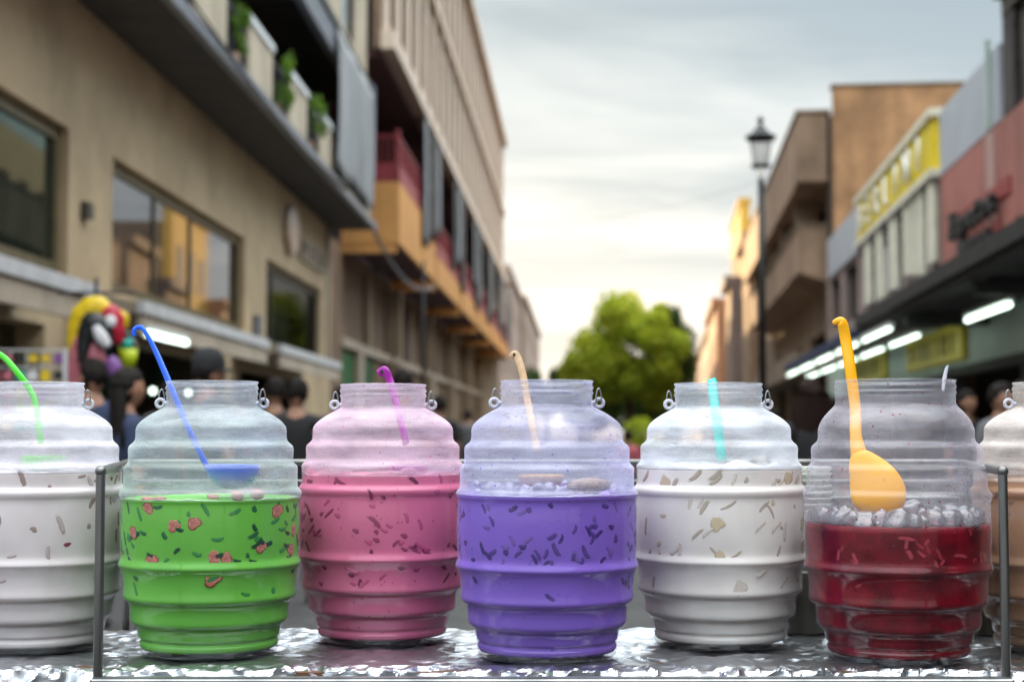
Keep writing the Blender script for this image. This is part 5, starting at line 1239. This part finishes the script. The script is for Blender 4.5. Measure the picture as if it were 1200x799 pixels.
def body_meshes(kind, turn=0.0, step=.08):
    key = (kind, round(turn, 2), step)
    if key in _bod: return _bod[key]
    wsh = .185 if kind == 'm' else .16; hip = .09
    V = [(0, 0, .93), (0, 0, 1.06), (0, .01, 1.22), (0, .01, 1.36), (0, .005, 1.45), (0, -.01, 1.53)]; E = [(0, 1), (1, 2), (2, 3), (3, 4), (4, 5)]
    Rr = [(.135, .10), (.115, .085), (.14, .10), (.13, .085), (.055, .055), (.05, .052)]
    tips = []
    for s_ in (-1, 1):
        n = len(V); hx = s_ * (wsh + .085); 
        V += [(s_ * .1, .01, 1.39), (s_ * wsh, .01, 1.375), (s_ * (wsh + .045), .02, 1.12), (s_ * (wsh + .05), -.04 - s_ * step * .4, .88), (s_ * (wsh + .045), -.06 - s_ * step * .45, .82)]
        E += [(3, n), (n, n + 1), (n + 1, n + 2), (n + 2, n + 3), (n + 3, n + 4)]; Rr += [.07, .058, .042, .028, (.022, .034)]
        b0 = V[n + 4]
        for q in range(4):
            m_ = len(V); oy = -.030 + .020 * q; ln = (.068, .078, .072, .058)[q]
            V += [(b0[0], b0[1] + oy, b0[2] - .03), (b0[0] - s_ * .008, b0[1] + oy * 1.1 - .004, b0[2] - .03 - ln * .55), (b0[0] - s_ * .02, b0[1] + oy * 1.1 - .012, b0[2] - .03 - ln)]
            E += [(n + 4, m_), (m_, m_ + 1), (m_ + 1, m_ + 2)]; Rr += [.010, .0092, .0082]
        m_ = len(V); V += [(b0[0] - s_ * .01, b0[1] - .042, b0[2] + .005), (b0[0] - s_ * .018, b0[1] - .058, b0[2] - .035)]; E += [(n + 4, m_), (m_, m_ + 1)]; Rr += [.012, .009]
        n = len(V)
        V += [(s_ * hip, 0, .86), (s_ * (hip + .005), -.02 + s_ * step, .50), (s_ * (hip + .005), .03 + s_ * step * 1.6, .10), (s_ * (hip + .01), -.04 + s_ * step * 1.6, .035), (s_ * (hip + .015), -.13 + s_ * step * 1.6, .03)]
        E += [(0, n), (n, n + 1), (n + 1, n + 2), (n + 2, n + 3), (n + 3, n + 4)]; Rr += [.088, .058, .040, .038, .028]
    sk = skinned('p', V, E, Rr)
    hm = MB(); hm.blob((0, 0, 0), (.077, .098, .118), 32, 24, f=head_f)
    for s_ in (-1, 1): hm.blob((s_ * .078, .008, -.005), (.012, .02, .032), 10, 8)
    Mt = Matrix.Translation((0, -.015, 1.60)) @ Matrix.Rotation(turn, 4, 'Z')
    hm.v = [tuple(Mt @ Vector(v)) for v in hm.v]; h2 = hm.mesh('h', [], True)
    body = merge_remesh('body', [sk, h2], .0085)
    # shirt
    Vs = [(0, 0, .86), (0, 0, 1.04)] + V[2:5]; Es = E[:4]; Rs = [(.165, .125), (.14, .108), (.158, .118), (.148, .102), (.066, .064)]
    for s_ in (-1, 1):
        n = len(Vs); Vs = Vs + [(s_ * .1, .01, 1.39), (s_ * wsh, .01, 1.378), (s_ * (wsh + .03), .015, 1.22), (s_ * (wsh + .04), .02, 1.14)]; Es = Es + [(3, n), (n, n + 1), (n + 1, n + 2), (n + 2, n + 3)]; Rs += [.086, .074, .064, .060]
    shirt = skinned('shirt', Vs, Es, Rs, sub=2)
    Vt = [(0, 0, .92), (0, 0, 1.02)]; Et = [(0, 1)]; Rt = [(.15, .115), (.14, .105)]
    for s_ in (-1, 1):
        n = len(Vt); Vt += [(s_ * hip, 0, .86), (s_ * (hip + .005), -.02 + s_ * step, .50), (s_ * (hip + .005), .03 + s_ * step * 1.6, .10)]; Et += [(0, n), (n, n + 1), (n + 1, n + 2)]; Rt += [.102, .074, .058]
    trou = skinned('trousers', Vt, Et, Rt, sub=2)
    shoes = []
    for s_ in (-1, 1):
        a = MB(); a.blob((s_ * (hip + .012), -.055 + s_ * step * 1.6, .036), (.046, .135, .042), 16, 10, f=lambda d: 1 if d.z > -.5 else .96); shoes.append(a.mesh('shoe', [], True))
    for m_ in (shirt, trou): m_.polygons.foreach_set('use_smooth', [True] * len(m_.polygons))
    _bod[key] = (body, shirt, trou, shoes); return _bod[key]
M['skin'] = mat('brown_skin', (.36, .18, .11), .5, sub=.1, var=.08, scale=8)
M['hair'] = mat('black_hair', (.012, .009, .008), .7, spec=.12, var=.4, scale=30, stretch=(6, 6, .6)); M['hair_brown'] = mat('dark_brown_hair', (.016, .008, .006), .7, spec=.12, var=.4, scale=30, stretch=(6, 6, .6))
M['cloth_black'] = mat('black_cotton', (.012, .012, .014), .9, var=.2); M['cloth_navy'] = mat('navy_cotton', (.02, .03, .07), .9, var=.2); M['cloth_pink'] = mat('pink_cotton', (.5, .12, .15), .9, var=.2)
M['cloth_grey'] = mat('grey_cotton', (.12, .12, .13), .9, var=.2); M['denim'] = mat('dark_denim', (.02, .028, .05), .9, var=.3); M['shoe'] = mat('black_shoe', (.02, .02, .02), .5); M['white_sole'] = mat('white_shoe', (.6, .6, .6), .5)
def person(label, px, ytop, d, kind, rz, turn, top, legs, hair='short', hm='hair', cap=None, step=.08, shoe='shoe'):
    p = P(px, ytop, d); s_ = (p.z) / 1.735
    body, shirt, trou, shoes = body_meshes(kind, turn, step)
    root = empty('person', label, 'person', (p.x, d, 0), rz, 'people walking in the street'); root.scale = (s_,) * 3
    def lk(name, me, m):
        o = link(name, me, root)
        if not me.materials: me.materials.append(m)
        o.material_slots[0].link = 'OBJECT'; o.material_slots[0].material = m; return o
    lk('body', body, M['skin']); lk('shirt', shirt, M[top]); lk('trousers', trou, M[legs])
    for sm_ in shoes: lk('shoe', sm_, M[shoe])
    Mt = Matrix.Translation((0, -.015, 1.60)) @ Matrix.Rotation(turn, 4, 'Z'); a = MB(); rn_ = random.Random(px)
    def hf(dd):
        face = (-dd.y > .35 and dd.z < .45) or (-dd.y > .0 and dd.z < .1)
        low = dd.z < -.45
        return (.86 if face else 1.0) * (.86 if low and hair == 'short' else 1) * (1 + .12 * noise.noise(dd * 2.5 + Vector((px, 0, 0))) + .06 * noise.noise(dd * 7 + Vector((0, px, 0))))
    a.blob((0, .008, .012), (.090, .108, .122), 28, 20, f=hf)
    if hair == 'long':
        # fall of hair down the back and sides
        vs = []; nn = 26; rings = 12
        for i in range(rings + 1):
            t = i / rings; z = .03 - t * .40; w_ = (.112 + .045 * math.sin(t * 2.4)) ; dp = .075 * (1 - .25 * t)
            for q in range(nn):
                an = 2 * PI * q / nn; k = 1 + .05 * math.sin(an * 7 + i * .5); c = Vector((w_ * k * math.cos(an), .045 + dp * k * math.sin(an) * (1.0 if math.sin(an) > 0 else .45), z + (.03 * math.sin(an * 3) if i == rings else 0))); vs.append(c)
        fs = [(i * nn + q, i * nn + (q + 1) % nn, (i + 1) * nn + (q + 1) % nn, (i + 1) * nn + q) for i in range(rings) for q in range(nn)] + [tuple(rings * nn + q for q in reversed(range(nn))), tuple(range(nn))]
        a.add(vs, fs)
    a.v = [tuple(Mt @ Vector(v)) for v in a.v]
    a.build('hair', M[hm], root, True)
    if cap:
        a = MB(); a.lathe([(.096, -.01), (.099, .03), (.092, .075), (.065, .115), (.03, .132), (.001, .136)], 28)
        vs = []; 
        for j in range(2):
            for q in range(13):
                an = PI + PI * q / 12; r1 = (.094 if j == 0 else .165 + 0 * q); vs.append((math.cos(an) * .094, math.sin(an) * r1, .004 - j * .016))
        fs = [(q, q + 1, 13 + q + 1, 13 + q) for q in range(12)]; a.add(vs, fs); a.add([(v[0], v[1], v[2] - .004) for v in vs], [tuple(reversed(f)) for f in fs])
        a.v = [tuple(Mt @ Vector((v[0], v[1] * 1.08 + .004, v[2] + .03))) for v in a.v]; o = a.build('cap', M['cloth_black'], root, True)
        a = MB(); a.lathe([(.001, 0), (.016, 0), (.016, .003), (.001, .004)], 16); g2 = a.build('emblem', M['tube_holder'], o, True); g2.matrix_basis = Mt @ Matrix.Translation((.094, .01, .085)) @ Matrix.Rotation(PI / 2, 4, 'Y')
    return root
BK = PI   # back turned to the camera (mesh faces -Y)
person('dark-haired person in a navy top beside the toys, back turned', 109, 418, 9.6, 'm', BK + .3, .5, 'cloth_navy', 'denim')
person('woman with long black hair seen in profile, black top, between first jars', 148, 430, 8.6, 'f', BK - .9, -.3, 'cloth_navy', 'cloth_black', 'long')
person('man in a black cap walking behind the green drink jar', 243, 412, 9.6, 'm', BK - .7, -.4, 'cloth_black', 'denim', cap=True)
person('person half hidden at the left shoulder of the broad man in black', 322, 441, 12.5, 'f', BK, .2, 'cloth_black', 'cloth_black')
person('broad man in a black T-shirt, back turned, between green and pink jars', 348, 441, 11, 'm', BK, .1, 'cloth_black', 'cloth_black')
person('person whose dark head shows just beside the magenta ladle', 472, 432, 13, 'm', BK, 0, 'cloth_grey', 'denim')
person('distant person seen over the right shoulder of the pink jar', 514, 463, 18, 'm', BK, .4, 'cloth_black', 'denim')
person('woman with long brown hair and black top, between white and red jars', 950, 442, 9.4, 'f', BK, .1, 'cloth_black', 'cloth_black', 'long', 'hair_brown')
person('distant person left of the long-haired woman in black', 908, 479, 24, 'f', BK, 0, 'cloth_grey', 'denim')
person('dark-haired seller under the right canopy by the last jar', 1172, 447, 11, 'f', .5, .2, 'cloth_grey', 'denim', 'short')
person('small child in pink far down the street, between purple and white jars', 736, 503, 20, 'f', BK, 0, 'cloth_pink', 'cloth_grey')
person('distant walker near the left houses in grey', 548, 480, 30, 'm', BK, 0, 'cloth_grey', 'denim')

person('person in grey between the capped man and the long-haired woman', 196, 447, 14, 'm', BK, .3, 'cloth_grey', 'denim')
person('person in black half hidden behind the green jar, right of the capped man', 284, 452, 15, 'f', BK, -.2, 'cloth_black', 'denim')
person('person in black standing by the right shop, behind the red jar', 1132, 456, 14, 'f', .4, .2, 'cloth_black', 'cloth_black', 'long')
person('person in navy at the right photo edge under the canopy', 1196, 446, 12.5, 'm', .2, .1, 'cloth_navy', 'denim')
person('person in black beside the left shops, above the pink jar shoulder', 400, 452, 15, 'm', BK, .1, 'cloth_black', 'denim')

# ================================================================== goods of the street shops
def cmat(n, c, r_=.5, **k): M[n] = mat(n, c, r_, **k); return M[n]
cy_ = cmat('foil_yellow', (.75, .52, .01), .35); cp_ = cmat('foil_pink', (.55, .16, .20), .4); cr_ = cmat('foil_red', (.50, .01, .04), .35); ck_ = cmat('foil_black', (.012, .012, .014), .4); cw_ = cmat('foil_white', (.7, .68, .7), .4); cl_ = cmat('lime_plastic', (.50, .62, .01), .4); cpur = cmat('foil_purple', (.22, .08, .30), .4)
def toy(label, pts, rads, m, d, flat=(1, .55, (0, 1, 0))):
    ps = [P(x_, y_, d) for x_, y_ in pts]; o0 = ps[0]; a = MB()
    sm_ = []; pr = [q - o0 for q in ps]
    for i in range(len(pr) - 1):
        p0, p1, p2, p3 = pr[max(i - 1, 0)], pr[i], pr[i + 1], pr[min(i + 2, len(pr) - 1)]
        for q in range(5):
            t = q / 5; sm_.append((.5 * (2 * p1 + (p2 - p0) * t + (2 * p0 - 5 * p1 + 4 * p2 - p3) * t * t + (3 * p1 - p0 - 3 * p2 + p3) * t ** 3), rads[i] + (rads[i + 1] - rads[i]) * t))
    sm_.append((pr[-1], rads[-1])); sm_.append((pr[-1] + (sm_[-1][0] - sm_[-2][0]).normalized() * .01, .004)); sm_.insert(0, (sm_[0][0] - (sm_[1][0] - sm_[0][0]).normalized() * .01, .004))
    a.tube([q for q, _ in sm_], [r_ * (1 + .05 * math.sin(i * 1.9)) for i, (_, r_) in enumerate(sm_)], 18, flat=flat)
    o = a.build('inflatable_toy', m, None, True, loc=o0); return tag(o, label, 'balloon', 'inflatable toys hung by the left shop')
toy('yellow curved inflatable toy arching over the bunch', [(84, 412), (87, 392), (96, 370), (112, 361), (124, 368), (127, 376)], [.03, .06, .09, .10, .08, .04], cy_, 12.4)
toy('pink tall inflatable toy at the left of the bunch', [(85, 462), (87, 440), (92, 418), (99, 400), (106, 390)], [.05, .07, .08, .08, .05], cp_, 12.3)
toy('black inflatable toy at the centre of the bunch', [(96, 425), (99, 398), (108, 380), (118, 388), (124, 400), (130, 408)], [.03, .06, .10, .10, .07, .03], ck_, 12.2)
toy('white and grey inflatable toy below the black one', [(112, 383), (119, 395), (127, 405)], [.03, .05, .03], cw_, 12.05)
toy('round red inflatable toy with pale face', [(124, 362), (131, 372), (136, 390), (139, 402)], [.06, .09, .07, .04], cr_, 12.35)
toy('small pale pink round balloon in front of the red toy', [(127, 371), (130, 377), (131, 382)], [.03, .045, .03], cw_, 12.15)
toy('orange yellow inflatable toy behind the red one', [(139, 366), (143, 374), (146, 384)], [.04, .06, .03], cy_, 12.5)
toy('pink inflatable toy with purple shade behind the dark-haired person', [(118, 432), (110, 416), (104, 402)], [.06, .09, .05], cp_, 12.25)
toy('purple small inflatable toy low in the bunch', [(128, 420), (134, 430), (138, 444)], [.04, .06, .04], cpur, 12.1)
for i, (x_, y_, lb, mt, r_) in enumerate(((150, 420, 'lime yellow toy bucket hanging beside the bunch of toys', cl_, .075), (148, 404, 'small teal toy bucket above the lime one', teal, .05))):
    p = P(x_, y_, 12.6); root = empty('toy_bucket', lb, 'bucket', p, 0, 'toy buckets'); a = MB(); a.lathe([(.001, -r_), (r_ * .75, -r_), (r_, r_), (r_ * .93, r_), (r_ * .7, -r_ * .9), (.001, -r_ * .9)], 24); a.build('pail', mt, root, True)
    a = MB(); a.tube([(-r_, 0, r_), (-r_ * .7, 0, r_ * 1.8), (0, 0, r_ * 2.1), (r_ * .7, 0, r_ * 1.8), (r_, 0, r_)], .004, 6); a.build('handle', cw_, root, True)
# pole holding the toys
p = P(112, 400, 12.55); a = MB(); a.tube([(0, 0, 0), (0, 0, 2.42)], .018, 8); a.tube([(-.3, 0, 2.3), (.3, 0, 2.3)], .012, 6); o = a.build('display_pole', M['rail_dark'], None, True, loc=(p.x, p.y, .0)); tag(o, 'thin pole carrying the inflatable toys by the left shop', 'pole')
# wire display board with small goods, at the left edge
p0, p1 = P(-70, 408, 12.0), P(77, 408, 12.0); RW = p1.x - p0.x
rk = empty('display_board', 'wire display board full of small goods at the left edge', 'display rack', ((p0.x + p1.x) / 2, 12.0, 0))
for x_ in (-RW / 2, RW / 2): a = MB(); a.box(x_ - .015, x_ + .015, -.015, .015, 0, p0.z); a.build('post', M['tube_holder'], rk)
for k in range(9): a = MB(); a.box(-RW / 2 + .016, RW / 2 - .016, -.005, .005, p0.z - .02 - .13 * k, p0.z - .008 - .13 * k); a.build('wire', M['tube_holder'], rk)
for k in range(8): a = MB(); x_ = -RW / 2 + RW * (k + .5) / 8; a.box(x_ - .005, x_ + .005, .006, .014, .4, p0.z - .01); a.build('wire', M['tube_holder'], rk)
gm = [(cy_, 'yellow'), (cr_, 'red'), (ck_, 'black'), (cw_, 'white'), (cpur, 'purple'), (teal, 'teal'), (cp_, 'pink'), (ck_, 'black'), (cl_, 'lime')]
pk = []
for m_, _ in gm:
    a = MB(); a.box(-.035, .035, -.012, .012, -.045, .03); a.box(-.012, .012, -.004, .004, .0305, .045); pk.append(a.mesh('small_packet', m_))
rn = random.Random(3)
for r_ in range(5):
    for c_ in range(10):
        i = rn.randrange(len(gm)); o = link('small_packet', pk[i], None, ((p0.x + p1.x) / 2 - RW / 2 + RW * (c_ + .5) / 10, 11.975, p0.z - .075 - .13 * r_), (0, 0, 0), (rn.uniform(.7, 1), 1, rn.uniform(.6, 1)))
        tag(o, '%s packet, %s row, %s, on the wire board' % (gm[i][1], ['top', 'second', 'third', 'fourth', 'lowest'][r_], ['left end', 'second from the left', 'third from the left', 'fourth from the left', 'left of the middle', 'right of the middle', 'fourth from the right', 'third from the right', 'second from the right', 'right end'][c_]), 'packet', 'small goods on the wire display board')
# hanging clothes in the shop openings
def garment(label, fr, x, y, z, m, w_=.42, h=.62, grp='clothes hanging in the shops', rot=0):
    root = empty('hanging_garment', label, 'clothes', fr.w(x, y, z), fr.rz + rot, grp)
    a = MB(); prof = [(0, .035, .10), (.04, .05, .34), (.10, .055, .5), (.25, .06, .42), (.6, .07, .46), (1, .08, .52)]; nn = 20; vs = []
    for t, dp, ww in prof:
        for q in range(nn):
            an = 2 * PI * q / nn; k = 1 + .10 * math.sin(an * 6 + t * 3); vs.append((math.cos(an) * ww * w_ * k, math.sin(an) * dp * k, -t * h))
    fs = [(i * nn + q, (i + 1) * nn + q, (i + 1) * nn + (q + 1) % nn, i * nn + (q + 1) % nn) for i in range(len(prof) - 1) for q in range(nn)] + [tuple(range(nn)), tuple((len(prof) - 1) * nn + q for q in reversed(range(nn)))]
    a.add(vs, fs); a.build('cloth', m, root, True); a = MB(); a.tube([(0, 0, 0), (0, 0, .06), (.02, 0, .09), (0, 0, .11), (-.02, 0, .10)], .005, 6); a.build('hook', M['wire'], root, True)
cn, cg, ct, cdr, cbr = cmat('navy_fabric', (.02, .03, .09), .9), cmat('dark_green_fabric', (.02, .07, .03), .9), cmat('teal_fabric', (.01, .13, .12), .9), cmat('dark_red_fabric', (.16, .015, .02), .9), cmat('brown_fabric', (.09, .05, .03), .9)
for i, (lb, x_, y_, z_, m_) in enumerate((('navy garment hanging by the pillar under the red shop canopy', 4.35, 15.9, 2.35, cn), ('dark red garment hanging in the red shop', 4.42, 16.8, 1.95, cdr), ('teal garment hanging nearest the photo edge in the red shop', 4.3, 14.5, 2.15, ct),
        ('black garment hanging in the red shop', 4.5, 18.0, 2.02, ck_), ('brown garment hanging deeper in the red shop', 4.9, 19.5, 1.9, cbr), ('second navy garment hanging low in the red shop', 4.6, 20.8, 1.9, cn))):
    garment(lb, RF, x_, y_, z_, m_, rot=PI / 2 * (i % 2))
for i, (lb, x_, y_, z_, m_) in enumerate((('dark green garment hanging in the left shop behind the blue ladle', -6.5, 22.4, 2.3, cg), ('black garment hanging in the left shop right of the toys', -6.6, 21.3, 2.2, ck_), ('teal garment hanging in the left shop under the lit tube', -6.4, 21.9, 2.45, ct), ('dark red garment hanging in the doorway by the capped man', -6.4, 30.6, 2.3, cdr),
        ('brown garment hanging in the left shop', -6.7, 24.2, 2.1, cbr), ('purple garment hanging in the left shop', -6.6, 23.3, 2.25, cpur), ('green garment hanging furthest in the left shop', -6.6, 26.3, 2.3, cg))):
    garment(lb, LF, x_, y_, z_, m_, rot=PI / 2 * (i % 2))
ordi = ['nearest', 'second', 'third', 'fourth', 'fifth', 'sixth', 'seventh', 'eighth', 'ninth', 'tenth', 'eleventh']
def shelf(label, fr, x, y, w_, h, rows, side, where):
    root = empty('shelf_unit', label, 'shelf', fr.w(x, y, .13), fr.rz, 'shelves with stock inside the shops')
    for s_ in (-1, 1): a = MB(); a.box(-.2, .2, s_ * w_ / 2 - .02, s_ * w_ / 2 + .02, 0, h); a.build('side_panel', M['gutter'], root)
    for r_ in range(rows):
        z = .1 + (h - .15) * r_ / (rows - 1); a = MB(); a.box(-.2, .2, -w_ / 2 + .021, w_ / 2 - .021, z, z + .025); a.build('shelf', M['gutter'], root)
    rr = random.Random(int(y * 10))
    for r_ in range(rows - 1):
        z = .1 + (h - .15) * r_ / (rows - 1) + .0255
        for q in range(int(w_ / .3)):
            hh = rr.uniform(.12, .28); mm, nm = rr.choice(gm); a = MB(); a.box(-.12, .12, -.1 * rr.uniform(.6, 1.2), .1, 0, hh)
            o = a.build('stock_box', mm, None, loc=fr.w(x, y - w_ / 2 + .2 + .3 * q, .13 + z)); o.rotation_euler.z = fr.rz; tag(o, '%s box, %s on the %s board of the shelf %s' % (nm, ordi[q], ['lowest', 'second', 'third', 'fourth', 'top'][r_], where), 'box', 'boxes of stock on the shop shelves')
shelf('dark shelf of stock in the red shop', RF, 6.6, 18.5, 3.0, 1.9, 6, 1, 'in the red shop'); shelf('dark shelf of stock in the yellow sign shop', RF, 6.2, 27.5, 3.0, 1.8, 6, 1, 'in the yellow sign shop'); shelf('dark shelf of stock in the left shop behind the green jar', LF, -7.6, 24.4, 3.4, 2.0, 6, -1, 'in the left shop')
